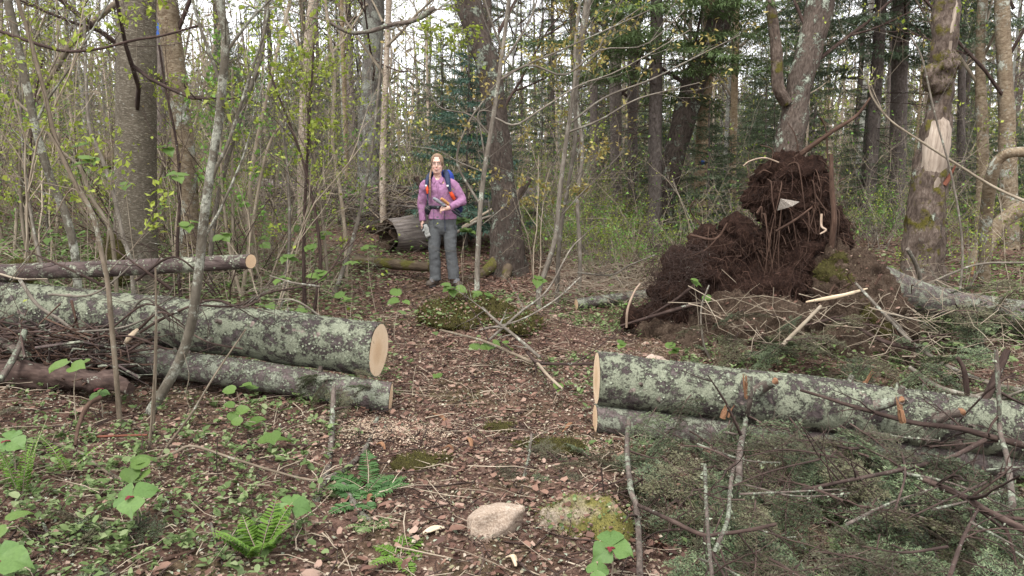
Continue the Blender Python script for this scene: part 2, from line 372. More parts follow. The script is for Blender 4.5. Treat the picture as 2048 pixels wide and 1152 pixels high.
M_MAPLE = bark('furrowed_maple_bark', ((.032,.024,.020), (.098,.075,.061), (.19,.155,.130)), (1,1,.32), 42, (0.36, LICH, 26), (0.10, (.13,.115,.025)), 1.0, 0.025, 0.25)
M_GREYTREE = bark('grey_lichen_bark', ((.085,.070,.062), (.19,.168,.150), (.33,.305,.275)), (1,1,.3), 26, (0.58, (.38,.385,.33), 26), None, 0.9, 0.02, 0.3)
M_SPRUCE = bark('dark_conifer_bark', ((.060,.048,.042), (.142,.116,.102), (.225,.194,.175)), (1,1,.6), 30, (0.14, (.30,.32,.27), 30), None, 0.9, 0.015, 0.35)
M_SNAG = bark('snag_bark_with_moss', ((.035,.025,.020), (.105,.078,.062), (.22,.175,.145)), (1,1,.45), 26, (0.2, LICH, 18), (0.55, (.115,.10,.022)), 1.0, 0.02, 0)
M_BAREWOOD = bark('weathered_bare_wood', ((.15,.115,.09), (.33,.27,.215), (.46,.39,.325)), (1,1,.07), 34, None, None, 0.8, 0.01, 0.1)
M_GREYWOOD = bark('grey_rotting_wood', ((.055,.045,.04), (.17,.145,.13), (.30,.265,.24)), (1,1,.08), 26, None, (0.12, (.10,.10,.03)), 0.9, 0.015, 0.1)
M_MAPLESAP = bark('mottled_grey_sapling_bark', ((.055,.047,.035), (.105,.090,.068), (.17,.148,.118)), (1,1,.6), 26, (0.50, (.30,.30,.245), 30), (0.22, (.13,.12,.03)), 0.6, 0.006, 0.1)
M_STEM = bark('tan_stem_bark', ((.18,.14,.10), (.31,.255,.19), (.42,.36,.28)), (1,1,.2), 30, None, None, 0.3, 0.003, 0.45)
M_STEMDARK = bark('brown_stem_bark', ((.07,.054,.038), (.15,.118,.085), (.23,.19,.145)), (1,1,.3), 30, (0.3, (.30,.30,.24), 34), (0.12, (.11,.10,.03)), 0.4, 0.004, 0.1)
M_STEMGREY = bark('grey_stem_bark', ((.075,.062,.050), (.155,.132,.106), (.25,.222,.185)), (1,1,.4), 30, (0.30, (.38,.39,.32), 40), None, 0.4, 0.004, 0.3)
M_TWIG = bark('red_brown_twig_bark', ((.026,.017,.015), (.060,.039,.032), (.115,.080,.066)), (1,1,.25), 40, (0.16, (.40,.42,.34), 60), None, 0.4, 0.003, 0.3)
M_LICHBR = bark('lichen_crusted_branch', ((.05,.037,.032), (.115,.09,.075), (.20,.165,.14)), (1,1,.5), 36, (0.46, (.27,.29,.22), 50), None, 0.8, 0.008, 0.15)
M_ROOT = bark('root_bark', ((.030,.018,.013), (.070,.041,.029), (.135,.085,.062)), (1,1,.2), 40, None, None, 0.6, 0.006, 0.2)
M_ROOTPALE = bark('pale_root', ((.19,.13,.09), (.32,.24,.18), (.45,.36,.28)), (1,1,.2), 40, None, None, 0.4, 0.004, 0.2)
M_ORANGEWOOD = bark('fresh_split_wood', ((.09,.045,.026), (.21,.110,.060), (.36,.22,.13)), (1,1,.1), 60, None, None, 0.6, 0.006, 0)
M_PALEWOOD = bark('pale_split_wood', ((.34,.25,.16), (.50,.40,.28), (.62,.53,.41)), (1,1,.08), 60, None, None, 0.5, 0.004, 0)
M_MOSSLOG = bark('mossy_log_bark', ((.05,.035,.025), (.10,.075,.05), (.17,.13,.09)), (1,1,.3), 24, None, (0.66, (.12,.11,.028)), 0.9, 0.015, 0)
M_REDROT = bark('red_rotten_wood', ((.06,.020,.013), (.16,.062,.040), (.26,.115,.075)), (1,1,.15), 40, None, (0.15, (.14,.12,.03)), 0.9, 0.01, 0)

def mk_cut():
    k = NT('fresh_cut_wood', 0.8, 0.2); v = k.coord('lc', (1, 1, 0), False)
    w = k.n('ShaderNodeTexWave', wave_type='RINGS', rings_direction='Z'); k.put(w.inputs['Vector'], v); w.inputs['Scale'].default_value = 46; w.inputs['Distortion'].default_value = 2.5
    w.inputs['Detail'].default_value = 3; w.inputs['Detail Scale'].default_value = 1.2
    ln = k.n('ShaderNodeVectorMath', operation='LENGTH'); k.put(ln.inputs[0], v)
    c = k.ramp(k.math('ADD', ln.outputs['Value'], k.math('MULTIPLY', k.noise(v, 14, 3), 0.06)), [(0.03, (.36,.21,.10)), (0.085, (.46,.29,.155)), (0.125, (.60,.44,.285)), (0.2, (.62,.48,.33))])
    c = k.mix(0.5, c, k.ramp(w.outputs['Fac'], [(0.0, (.27,.16,.085)), (0.6, (.68,.53,.37))]))
    gr = k.n('ShaderNodeTexGradient', gradient_type='RADIAL'); k.put(gr.inputs[0], v); cr = k.n('ShaderNodeCombineXYZ'); k.put(cr.inputs[0], gr.outputs[1]); k.put(cr.inputs[1], k.math('MULTIPLY', ln.outputs['Value'], .35))
    c = k.mix(k.ramp(k.noise(cr.outputs[0], 34, 2, .5), [(.66, 0.0), (.70, .55)]), c, (.24,.15,.085))
    c = k.mix(k.ramp(k.noise(v, 9, 4, .6), [(.5, 0.0), (.68, .5)]), c, (.50,.33,.19))
    saw = k.noise(k.coord('lc', (1, 6, 1), False), 40, 3); c = k.mix(0.09, c, k.ramp(saw, [(.3, (.45,.3,.18)), (.7, (.85,.73,.56))]))
    k.bump(saw, 0.3, 0.003); return k.col(c)
M_CUT = mk_cut()
def leafm(name, cols, trans=0.35, rough=0.6, var='island', objvar=0.0):
    k = NT(name, rough, 0.25)
    c = k.ramp(k.rand(var), [(i / max(1, len(cols) - 1), x) for i, x in enumerate(cols)])
    nz = k.noise(k.coord('obj', (1, 1, 1), False), 9.0, 3); c = k.mix(k.ramp(nz, [(.35, 0.0), (.75, 0.35)]), c, tuple(0.45 * x for x in cols[0]))
    if objvar: c = k.mix(1.0, c, k.ramp(k.rand('obj'), [(0.0, 1 - objvar), (1.0, 1 + objvar)]), 'MULTIPLY')
    k.col(c)
    if trans:
        tr = k.n('ShaderNodeBsdfTranslucent'); k.put(tr.inputs['Color'], c); mx = k.n('ShaderNodeMixShader'); mx.inputs[0].default_value = trans
        k.t.links.new(k.b.outputs[0], mx.inputs[1]); k.t.links.new(tr.outputs[0], mx.inputs[2]); k.t.links.new(mx.outputs[0], k.out.inputs['Surface'])
    return k.m
M_LITTER = leafm('dead_leaf_litter', [(.042,.021,.016), (.095,.048,.035), (.150,.080,.057), (.215,.125,.090), (.32,.22,.17)], 0.1, 0.65)
M_LEAFY = leafm('young_yellow_green_leaf', [(.16,.22,.025), (.26,.31,.045), (.36,.40,.08)], 0.4)
M_LEAFG = leafm('fresh_green_leaf', [(.09,.19,.03), (.14,.27,.05), (.22,.36,.09)], 0.4)
M_LEAFO = leafm('orange_yellow_bud', [(.20,.15,.045), (.29,.23,.07), (.34,.31,.10)], 0.3)
M_HOBBLE = leafm('round_green_leaf', [(.085,.145,.032), (.135,.21,.052)], 0.4, 0.5, 'obj')
M_TRILL = leafm('trillium_leaf', [(.09,.165,.045), (.13,.215,.062)], 0.35, 0.5, 'obj')
M_FLOWER = leafm('dark_red_petal', [(.10,.012,.018), (.17,.02,.03)], 0.2)
M_FERN = leafm('bright_fern', [(.10,.19,.028), (.15,.25,.045)], 0.4)
M_FERND = leafm('dark_fern', [(.05,.11,.035), (.08,.16,.05)], 0.3)
M_COVER = leafm('ground_cover_leaf', [(.065,.10,.032), (.10,.15,.046), (.155,.21,.08), (.24,.28,.14)], 0.3)
M_NEEDLE = leafm('fir_needle', [(.032,.054,.026), (.084,.112,.054), (.17,.20,.108)], 0.2, 0.45, objvar=.45)
M_NEEDLEB = leafm('dry_olive_needle', [(.045,.045,.022), (.085,.082,.042), (.14,.135,.08)], 0.2, 0.55, objvar=.4)
M_FIRFAR = leafm('fir_foliage', [(.052,.074,.042), (.090,.122,.066), (.14,.175,.10)], 0.25, 0.6)
M_FIRBRIGHT = leafm('bright_fir_foliage', [(.055,.085,.030), (.090,.135,.048), (.135,.185,.075)], 0.25, 0.6)
M_FIRMID = leafm('mid_green_fir_foliage', [(.050,.078,.045), (.085,.12,.070), (.13,.17,.10)], 0.25, 0.6)
M_FIRBLUE = leafm('blue_green_fir_foliage', [(.045,.09,.065), (.075,.14,.10), (.12,.20,.15)], 0.25, 0.6)
M_LICHEN = leafm('shaggy_lichen', [(.13,.145,.095), (.21,.23,.16), (.31,.33,.25)], 0.15, 0.9)
M_DEBRIS = leafm('crumbled_litter', [(.04,.025,.02), (.10,.062,.047), (.165,.105,.078), (.25,.185,.14), (.15,.14,.07), (.40,.33,.26)], 0, 0.8)
M_SAWDUST = leafm('sawdust', [(.24,.165,.11), (.38,.28,.20), (.50,.40,.30)], 0, 0.9)
M_MOSS = leafm('moss_tuft', [(.045,.045,.014), (.085,.080,.020), (.15,.135,.035)], 0.15, 0.9)
M_ROOTLET = leafm('fine_rootlets', [(.013,.008,.006), (.034,.018,.013), (.066,.035,.025), (.14,.080,.057)], 0, 0.9)

def mk_ground():
    k = NT('forest_floor_soil', 0.95, 0.1); v = k.coord('obj', (1, 1, 1), False)
    a = k.noise(v, 24, 8, 0.72); b = k.noise(v, 1.3, 4); c2 = k.noise(v, 90, 4, 0.7)
    c = k.ramp(a, [(.28, (.030,.017,.013)), (.44, (.085,.049,.037)), (.58, (.155,.094,.070)), (.74, (.24,.16,.12))])
    c = k.mix(k.ramp(b, [(.50, 0.0), (.66, .5)]), c, k.ramp(c2, [(.3, (.030,.032,.012)), (.7, (.105,.105,.035))]))
    sp = k.ramp(c2, [(.62, 0.0), (.70, .7)]); c = k.mix(sp, c, (.30,.23,.17))
    k.bump(k.math('ADD', a, k.math('MULTIPLY', c2, .4)), 1.0, 0.03); return k.col(c)
M_GROUND = mk_ground()
def mk_soil(name, cols, sc=18, bd=0.05):
    k = NT(name, 0.97, 0.05); v = k.coord('obj', (1, 1, .7), False); a = k.noise(v, sc, 8, 0.75, .4); f = k.noise(v, sc * 5, 4, .7)
    c = k.ramp(k.math('ADD', k.math('MULTIPLY', a, .6), k.math('MULTIPLY', f, .4)), [(.33, cols[0]), (.5, cols[1]), (.66, cols[2])])
    k.bump(k.math('ADD', a, k.math('MULTIPLY', f, .5)), 1.0, bd); return k.col(c)
M_SOILDARK = mk_soil('dark_root_soil', [(.010,.006,.005), (.030,.017,.013), (.078,.044,.032)])
M_SOIL = mk_soil('brown_root_soil', [(.022,.014,.010), (.072,.050,.036), (.165,.122,.090)])
M_MOSSBASE = mk_soil('moss_cushion', [(.026,.020,.012), (.055,.048,.018), (.095,.088,.028)], 30, .03)
def mk_stone(name, cols, moss=None):
    k = NT(name, 0.85, 0.25); v = k.coord('obj', (1, 1, 1), False); a = k.noise(v, 9, 6, .6); f = k.noise(v, 130, 3, .6)
    c = k.ramp(a, [(.3, cols[0]), (.5, cols[1]), (.7, cols[2])]); c = k.mix(.45, c, k.ramp(f, [(.35, (.10,.075,.055)), (.5, cols[1]), (.68, (.50,.43,.36))]))
    if moss:
        c = k.mix(k.ramp(k.noise(v, 4.5, 5), [(moss, 0.), (moss + .12, 1.)]), c, k.ramp(f, [(.3, (.045,.045,.012)), (.7, (.15,.13,.032))]))
    k.bump(k.math('ADD', a, k.math('MULTIPLY', f, .25)), .6, .02); return k.col(c)
M_STONE = mk_stone('tan_granite', [(.17,.125,.09), (.27,.205,.155), (.36,.29,.235)])
M_STONEPINK = mk_stone('pinkish_stone', [(.26,.18,.14), (.36,.27,.22), (.46,.37,.31)])
M_STONEMOSS = mk_stone('mossy_granite', [(.13,.10,.07), (.20,.16,.12), (.28,.23,.18)], .42)
def plain(name, c, rough=.8, spec=.3, var=.12, sc=40):
    k = NT(name, rough, spec); v = k.coord('obj', (1, 1, 1), False)
    cc = k.ramp(k.noise(v, sc, 4), [(.3, tuple(x * (1 - var) for x in c)), (.7, tuple(min(1, x * (1 + var)) for x in c))])
    k.bump(k.noise(v, sc * 4, 2), .15, .002); return k.col(cc)

# ---------------------------------------------------------------- the setting: forest floor
def axis(core0, core1, step, lo, hi, g):
    a = [core0]
    s = step
    while a[0] > lo: s *= g; a.insert(0, a[0] - s)
    c = list(np.arange(core0, core1, step))[1:]
    b = [core1]; s = step
    while b[-1] < hi: s *= g; b.append(b[-1] + s)
    return np.array(a + c + b)
gx, gy = axis(-6, 6, .065, -420, 420, 1.13), axis(1.6, 13, .065, -60, 520, 1.09)
X, Y = np.meshgrid(gx, gy); Z = gh(X, Y) + 0.010 * n2(X, Y, 9.0, 21, 2) * (np.hypot(X, Y) < 16)
mb = MB(); nx = len(gx); i = np.arange(len(gy) - 1)[:, None] * nx; j = np.arange(nx - 1)[None]
mb.add(np.stack([X, Y, Z], -1).reshape(-1, 3), q=np.stack([i + j, i + j + 1, i + nx + j + 1, i + nx + j], -1).reshape(-1, 4))
ground = obj('ground', mb, M_GROUND, kind='structure')

PATH = np.array([PG(1010, 1150), PG(985, 1050), PG(930, 900), PG(960, 790), PG(880, 690), PG(830, 620), PG(885, 575), PG(930, 520)])[:, :2]
PATHS = spl(np.c_[PATH, np.zeros(len(PATH))], 60)[:, :2]
def path_d(x, y):
    return np.sqrt(((np.stack([x, y], -1)[:, None] - PATHS[None]) ** 2).sum(-1)).min(1)
def frustum_pts(n, d0, d1, margin=1.25, power=1.0):
    u = rng.random(n); D = np.sqrt(d0 * d0 + (d1 * d1 - d0 * d0) * u ** power)
    return U(-1, 1, n) * D * 0.65 * margin, D
def slope_normals(n, tilt): return norm(np.stack([U(-tilt, tilt, n), U(-tilt, tilt, n), np.ones(n)], -1))
def hdir(n, dz=0.0): a = U(0, 2 * math.pi, n); return np.stack([np.cos(a), np.sin(a), U(-dz, dz, n)], -1)

# dead leaves, twigs and the low green plants cannot be counted: one object each
mb = MB(); x, y = frustum_pts(88000, 2.3, 15.0)
pd = path_d(x, y); keep = (rng.random(len(x)) < np.clip(.36 + .55 * n2(x, y, .8, 31) + .7 * np.exp(-(pd / .8) ** 2) - .5 * sstep(1.0, 3.0, -x - 1.2) * sstep(6.5, 8, y), .08, 1))
x, y = x[keep], y[keep]; n = len(x)
for k, L_ in enumerate(LITTERS):
    e = slice(k, None, 5); m_ = len(x[e])
    mb.leaves(np.stack([x[e], y[e], gh(x[e], y[e]) + U(.003, .03, m_)], -1), hdir(m_, .35), slope_normals(m_, .6), U(.018, .056, m_) * (1 + .25 * sstep(6, 12, y[e])), L_, wid=U(.55, 1.05, m_))
x, y = frustum_pts(350, 2.3, 9.0); m_ = len(x)
mb.leaves(np.stack([x, y, gh(x, y) + U(.01, .03, m_)], -1), hdir(m_, .25), slope_normals(m_, .5), U(.055, .09, m_), OVAL, wid=U(.6, 1.0, m_))
obj('leaf_litter', mb, M_LITTER, label='reddish brown dead leaves covering the forest floor', cat='leaf litter', kind='stuff')
mb = MB(); x, y = frustum_pts(120000, 2.3, 8.0, power=1.1); n = len(x)
mb.leaves(np.stack([x, y, gh(x, y) + U(.004, .022, n)], -1), hdir(n, .4), slope_normals(n, .8), U(.008, .026, n), LEAF, wid=U(.4, 1.4, n))
obj('crumbled_litter', mb, M_DEBRIS, label='crumbled bits of bark and leaf on the forest floor', cat='leaf litter', kind='stuff')

mb = MB(); x, y = frustum_pts(15000, 2.3, 6.0); keep = rng.random(len(x)) < np.clip(.35 + .9 * n2(x, y, 1.3, 37), 0, 1); x, y = x[keep], y[keep]; n = len(x)
mb.leaves(np.stack([x, y, gh(x, y) + U(.008, .035, n)], -1), hdir(n, .6), slope_normals(n, 1.), U(.008, .03, n), LEAF, wid=U(.3, .9, n))
obj('fallen_lichen', mb, M_LICHEN, label='grey green lichen scraps fallen on the forest floor', cat='lichen', kind='stuff')
mb = MB(); x, y = frustum_pts(3600, 2.3, 14.0, power=1.25); n = len(x); sticks(mb, np.stack([x, y, gh(x, y) + U(.01, .05, n)], -1), U(.06, .42, n), (1, 1, .12), (.0015, .0045), .001, .015)
obj('twig_litter', mb, [M_STEM], label='thin broken twigs scattered over the forest floor', cat='twigs', kind='stuff')
mb = MB(); x, y = frustum_pts(5000, 2.3, 13.0, power=1.2); n = len(x); sticks(mb, np.stack([x, y, gh(x, y) + U(.008, .045, n)], -1), U(.05, .45, n), (1, 1, .12), (.002, .006), .0015, .02)
obj('dark_twig_litter', mb, [M_TWIG], label='dark reddish twig debris lying among the dead leaves', cat='twigs', kind='stuff')

mb = MB(); x, y = frustum_pts(17000, 2.3, 9.5, power=1.15); pd = path_d(x, y)
den = np.clip(.40 + .75 * n2(x, y, .9, 41, 3) - 1.15 * np.exp(-(pd / .66) ** 2) + .35 * sstep(.2, 1.4, -x) * (1 - sstep(4.2, 5, y)), 0, 1)
keep = rng.random(len(x)) < den; x, y = x[keep], y[keep]; n = len(x)
hgt, sz = U(.015, .09, n), U(.018, .05, n)
for k in range(6):
    e = rng.random(n) < .8; m_ = int(e.sum()); c = np.stack([x[e], y[e], gh(x[e], y[e]) + hgt[e] * U(.4, 1.1, m_)], -1)
    mb.leaves(c + rng.normal(0, .008, (m_, 3)), hdir(m_, .0) + np.array([0, 0, 1]) * U(-.1, .9, (m_, 1)), slope_normals(m_, .5), sz[e] * U(.6, 1.2, m_), (LANCE, OVAL, LEAF)[k % 3], wid=U(.7, 1.15, m_))
obj('ground_cover', mb, M_COVER, label='low green ground cover plants between the dead leaves', cat='ground cover', kind='stuff')
mb = MB(); x, y = frustum_pts(60000, 8.0, 30.0, power=1.1)
den = np.clip(.22 + .55 * n2(x, y, .5, 43, 3) + .7 * sstep(1.5, 5, -x) + .6 * sstep(11, 15, y), 0, 1) * (1 - .85 * np.exp(-((x + .2) / 1.6) ** 2) * (y < 12))
keep = rng.random(len(x)) < den; x, y = x[keep], y[keep]; n = len(x)
mb.leaves(np.stack([x, y, gh(x, y) + U(.02, .22, n)], -1), hdir(n, .3), slope_normals(n, .6), U(.03, .075, n), LEAF, wid=U(.8, 1.3, n))
obj('ground_cover', mb, M_LEAFG, label='pale green herb layer carpeting the slope behind the logs', cat='ground cover', kind='stuff')

mb = MB(); x, y = frustum_pts(22000, 6.0, 12.0); keep = rng.random(len(x)) < np.clip(.9 * sstep(.8, 2.5, -x) + .4 * sstep(2.4, 4, x) + .3 * n2(x, y, .8, 47), 0, 1); x, y = x[keep], y[keep]; n = len(x)
mb.leaves(np.stack([x, y, gh(x, y) + U(.02, .16, n)], -1), hdir(n, .3), slope_normals(n, .5), U(.03, .075, n), OVAL, wid=U(.7, 1.2, n))
obj('ground_cover', mb, M_COVER, label='dense herb leaves on the slope behind the left logs', cat='ground cover', kind='stuff')
mb = MB(); c = PG(745, 868); n = 3600
x = c[0] + rng.normal(0, .20, n) + .1; y = c[1] + rng.normal(0, .14, n) + .05
mb.leaves(np.stack([x, y, gh(x, y) + U(.008, .02, n)], -1), hdir(n, .2), slope_normals(n, .4), U(.006, .016, n), LEAF)
c = PG(1195, 905); x = c[0] + rng.normal(0, .16, 1200) - .05; y = c[1] + rng.normal(0, .12, 1200)
mb.leaves(np.stack([x, y, gh(x, y) + U(.008, .02, 1200)], -1), hdir(1200, .2), slope_normals(1200, .4), U(.006, .014, 1200), LEAF)
obj('sawdust', mb, M_SAWDUST, label='pale sawdust spilled on the ground below the cut log ends', cat='sawdust', kind='stuff')

# ---------------------------------------------------------------- cut logs across the path
def lichen_flakes(parent, ring_v, n, size=.016, seed=0, up=-.35):
    """tiny curled lichen scales standing on a log's bark; ring_v is the vertex grid a tube returns"""
    k, m, _ = ring_v.shape; cen = ring_v.mean(1, keepdims=True)
    i, j = rng.integers(0, k - 1, n), rng.integers(0, m, n); f, g = rng.random((n, 1)), rng.random((n, 1)); j2 = (j + 1) % m
    p = (ring_v[i, j] * (1 - f) + ring_v[i + 1, j] * f) * (1 - g) + (ring_v[i, j2] * (1 - f) + ring_v[i + 1, j2] * f) * g
    nr = norm(p - cen[i, 0])
    msk = (nr[:, 2] > up) & (fbm(p * 4.5, 60 + seed, 3) + U(-.5, .5, n) > -.12); p, nr = p[msk], nr[msk]; q = len(p)
    if q == 0: return
    t = norm(np.cross(nr, U(-1, 1, (q, 3)))); b = MB()
    b.leaves(p - nr * .002, norm(t + nr * U(.1, .8, (q, 1))), nr, U(.4, 1.3, q) * size, LEAF, wid=U(.7, 1.6, q))
    obj('lichen', b, M_LICHEN, parent, kind='stuff')
def log(name, label, pts, rad, mat, cuts=(None, None), n=26, seg=70, rough=.05, flakes=0, group=None, seed=1, cat='log', rs=7, knots=0):
    p = spl(pts, seg); mid = p[len(p) // 2]
    t = thing(name, label, cat, (mid[0], mid[1], ghf(mid[0], mid[1])), group)
    b = MB(); v = b.tube(p, rad, n, cap=True, rough=rough, rs=rs, seed=seed, endn=cuts); obj('bark', b, mat, t)
    for e, nn in zip((0, -1), cuts):
        if nn is None: continue
        nn = norm(nn); ring = v[e]; c = ring.mean(0); c2 = c + nn * .003
        ax = norm(np.cross(nn, [0, 0, 1])); ay = np.cross(nn, ax); f = MB(); rows = []
        for s in (.955, .72, .48, .24): rows.append(c2 + (ring - c) * s)
        vv = np.vstack(rows + [c2[None]]); m_ = len(ring); q, tr = [], []
        for a in range(3):
            for j in range(m_): q.append((a * m_ + j, a * m_ + (j + 1) % m_, (a + 1) * m_ + (j + 1) % m_, (a + 1) * m_ + j))
        for j in range(m_): tr.append((3 * m_ + j, 3 * m_ + (j + 1) % m_, 4 * m_))
        off = vv - c2 - (ax * .02 + ay * .012)
        f.add(vv, q=q, t=tr, lc=np.stack([off @ ax, off @ ay, np.zeros(len(vv))], -1)); obj('cut_face', f, M_CUT, t)
    if knots:
        for k in range(knots):
            i_, j_ = int(rng.integers(3, seg - 3)), int(rng.integers(0, n)); q = v[i_, j_]; d = norm(q - p[i_])
            if d[2] < -.5: continue
            kb = MB(); w_ = U(.008, .02); kb.tube([q - d * .02, q + d * U(.003, .012), q + d * U(.012, .05) + rng.normal(0, .006, 3)], [w_ * 1.7, w_, w_ * .8], 7, rough=.3, rs=40); obj('knot', kb, M_LICHBR, t)
    if flakes: lichen_flakes(t, v, flakes, seed=seed)
    return t, p, v
Ld = norm(np.array([2.75, -.56, -.21]))
A0, A1 = P(-420, 552, 6.02), P(757, 700, 5.0)
log('fir_log', 'thick lichen covered log left of the path with fresh oval cut end', [A0, P(0, 606, 5.56), P(400, 652, 5.24), A1], [.160, .162, .170, .176], M_LOG, (None, Ld), flakes=12000, seed=2, knots=20, rough=.06, rs=9)
B1 = P(1194, 757, 4.73)
log('fir_log', 'thick lichen covered log right of the path lying under broken fir branches', [B1, P(1620, 808, 4.48), P(2048, 864, 4.27), P(2500, 920, 4.07)], [.162, .160, .155, .150], M_LOG, (norm([-1.0, -.02, .03]), None), flakes=11000, seed=5, knots=22, rough=.06, rs=9)
log('fir_log', 'thinner lichen spotted log wedged under the thick left log', [P(150, 706, 5.18), P(450, 742, 5.02), P(781, 797, 4.84)], [.088, .094, .099], M_LOGB, (None, norm(Ld + [0, .22, 0])), flakes=5200, seed=7, knots=12, rough=.07)
log('fir_log', 'thinner grey log with cut end pressed under the thick right log', [P(1191, 838, 4.66), P(1500, 872, 4.5), P(1800, 900, 4.36), P(2200, 950, 4.2)], [.092, .09, .086, .08], M_LOGB, (norm([-1, -.05, .03]), None), flakes=2500, seed=9)
log('thin_log', 'thin dark log with sawn end resting across the thick left log', [P(-300, 556, 5.75), P(120, 541, 5.5), P(300, 533, 5.45), P(501, 523, 5.36)], [.062, .058, .055, .050], M_THINLOG, (None, norm([.9, -.42, 0])), n=16, flakes=700, seed=11)
# logs further off
def hollow_log(label, pts, rad, mat, depth=.9):
    p = spl(pts, 40); t = thing('hollow_log', label, 'log', tuple(p[8] - [0, 0, rad[0]]))
    b = MB(); v = b.tube(p, rad, 26, cap=False, rough=.10, rs=5, seed=4)
    ring = v[0]; c = ring.mean(0); T = norm(p[1] - p[0]); jag = .24 * n2(np.arange(26), np.zeros(26), .7, 6)[:, None] * T
    inn = []
    for k, (s_, d_) in enumerate(((1, -.02), (.93, -.05), (.78, .02), (.60, depth * .35), (.45, depth * .5))): inn.append(c + (ring - c) * s_ + T * d_ + (jag if k < 3 else 0))
    vv = np.vstack(inn + [(c + T * depth * .5)[None]]); q, tr = [], []
    for a in range(4):
        for j in range(26): q.append((a * 26 + j, a * 26 + (j + 1) % 26, (a + 1) * 26 + (j + 1) % 26, (a + 1) * 26 + j))
    for j in range(26): tr.append((104 + j, 104 + (j + 1) % 26, 130))
    h = MB(); h.add(vv, q=q, t=tr); obj('bark', b, mat, t); obj('hollow', h, M_SOIL, t)
    return t
hollow_log('big grey hollow log with open dark end behind the hiker', [P(776, 473, 12.45), P(850, 463, 12.9), P(950, 436, 13.7), P(1075, 398, 14.8)], [.28, .29, .27, .25], M_GREYWOOD)
log('mossy_log', 'small mossy log with green top lying left of the hiker', [P(712, 522, 10.9), P(790, 529, 10.6), P(862, 534, 10.3)], [.07, .075, .06], M_MOSSLOG, n=14, seg=24, rough=.12)
log('rotting_log', 'long dark fallen log in the brush pile beyond the hollow log', [P(500, 372, 16.5), P(660, 388, 16), P(760, 402, 15.6), P(870, 425, 15)], [.17, .16, .15, .12], M_GREYWOOD, n=14, seg=30, rough=.15, seed=3)
log('rotting_log', 'slanting brown fallen trunk crossing the brush pile', [P(520, 398, 15.4), P(640, 384, 15.6), P(745, 368, 15.9)], [.07, .08, .07], M_TWIG, n=10, seg=24, rough=.12, seed=6)
log('rotting_log', 'mossy fallen trunk lying on the slope behind the tall grey tree', [P(-60, 296, 14.5), P(120, 303, 14), P(240, 322, 13.5), P(330, 330, 13.3)], [.18, .19, .17, .15], M_MOSSLOG, n=14, seg=30, rough=.15, seed=8)
log('pale_log', 'pale lichen dotted log with sawn end beside the root plate', [PGH(1153, 609, .06), PGH(1240, 597, .07), PGH(1345, 583, .08)], [.062, .066, .07], M_LOGB, (norm([-1, -.25, 0]), None), n=16, seg=30, flakes=800, seed=12)
log('fallen_trunk', 'pale grey trunk stretching away from the root plate', [P(1745, 560, 7.9), P(1850, 598, 8.0), P(1960, 618, 8.1), P(2300, 655, 8.3)], [.18, .165, .15, .13], M_LOGB, n=20, seg=40, flakes=2200, seed=14)
log('broken_branch', 'thick lichen crusted dead branch in the brush under the left log', [P(-40, 660, 4.9), P(35, 700, 4.8), P(55, 716, 4.75)], [.03, .028, .02], M_LICHBR, n=10, seg=14, flakes=300, cat='branch')

# ---------------------------------------------------------------- upturned root plate
rp = thing('root_plate', 'tall upturned root plate of dark soil and tangled roots', 'root plate', tuple(on_ground(P(1580, 640, 7.4)[0], 7.4)))
def blobs(lst):
    b = MB()
    for px, py, D, w, h, dp in lst: ellipsoid(b, P(px, py, D), (w * D / FPX, dp, h * D / FPX), 18, 14)
    return b
def rd(amp, sc, s): return lambda co: amp * fbm(co * sc, s, 4) + amp * .6 * np.abs(fbm(co * sc * 2.6, s + 9, 3))
dark = blobs([(1588, 350, 7.62, 52, 38, .18), (1596, 400, 7.6, 70, 60, .22), (1602, 460, 7.6, 80, 80, .26), (1596, 525, 7.58, 88, 80, .30), (1550, 595, 7.5, 120, 72, .38),
              (1530, 380, 7.66, 20, 60, .12), (1440, 518, 7.5, 50, 44, .20), (1404, 498, 7.52, 26, 30, .12), (1490, 500, 7.55, 44, 56, .20), (1392, 555, 7.42, 58, 50, .24), (1460, 560, 7.5, 80, 50, .28), (1660, 470, 7.62, 40, 70, .18),
              (1350, 590, 7.35, 40, 30, .2), (1310, 632, 7.25, 60, 22, .16)])
rmass = remesh(dark, 'root_mass', M_SOILDARK, .024, rp, 1, lambda co: .09 * fbm(co * 3.2, 70, 2) + rd(.06, 7.5, 71)(co) + .035 * fbm(co * 22, 75, 2))
bank = blobs([(1470, 640, 7.25, 120, 62, .34), (1550, 670, 7.05, 140, 72, .36), (1420, 690, 7.05, 120, 40, .3), (1700, 600, 7.3, 84, 100, .36), (1725, 660, 7.0, 95, 90, .34), (1690, 725, 6.75, 120, 70, .32),
              (1790, 735, 6.8, 62, 62, .3), (1835, 770, 6.7, 46, 40, .25), (1655, 545, 7.45, 60, 60, .26), (1360, 665, 7.2, 90, 30, .26), (1600, 740, 6.75, 90, 50, .3)])
sbank = remesh(bank, 'soil_bank', M_SOIL, .026, rp, 2, lambda co: rd(.075, 6.5, 81)(co) + .03 * fbm(co * 22, 76, 2))
mossb = blobs([(1685, 555, 7.2, 46, 60, .25), (1662, 535, 7.26, 30, 40, .2), (1735, 648, 6.84, 48, 50, .22), (1700, 600, 7.02, 36, 50, .2)])
mo = remesh(mossb, 'moss_mat', M_MOSSBASE, .026, rp, 2, lambda co: -.06 + .11 * fbm(co * 5, 91, 3))
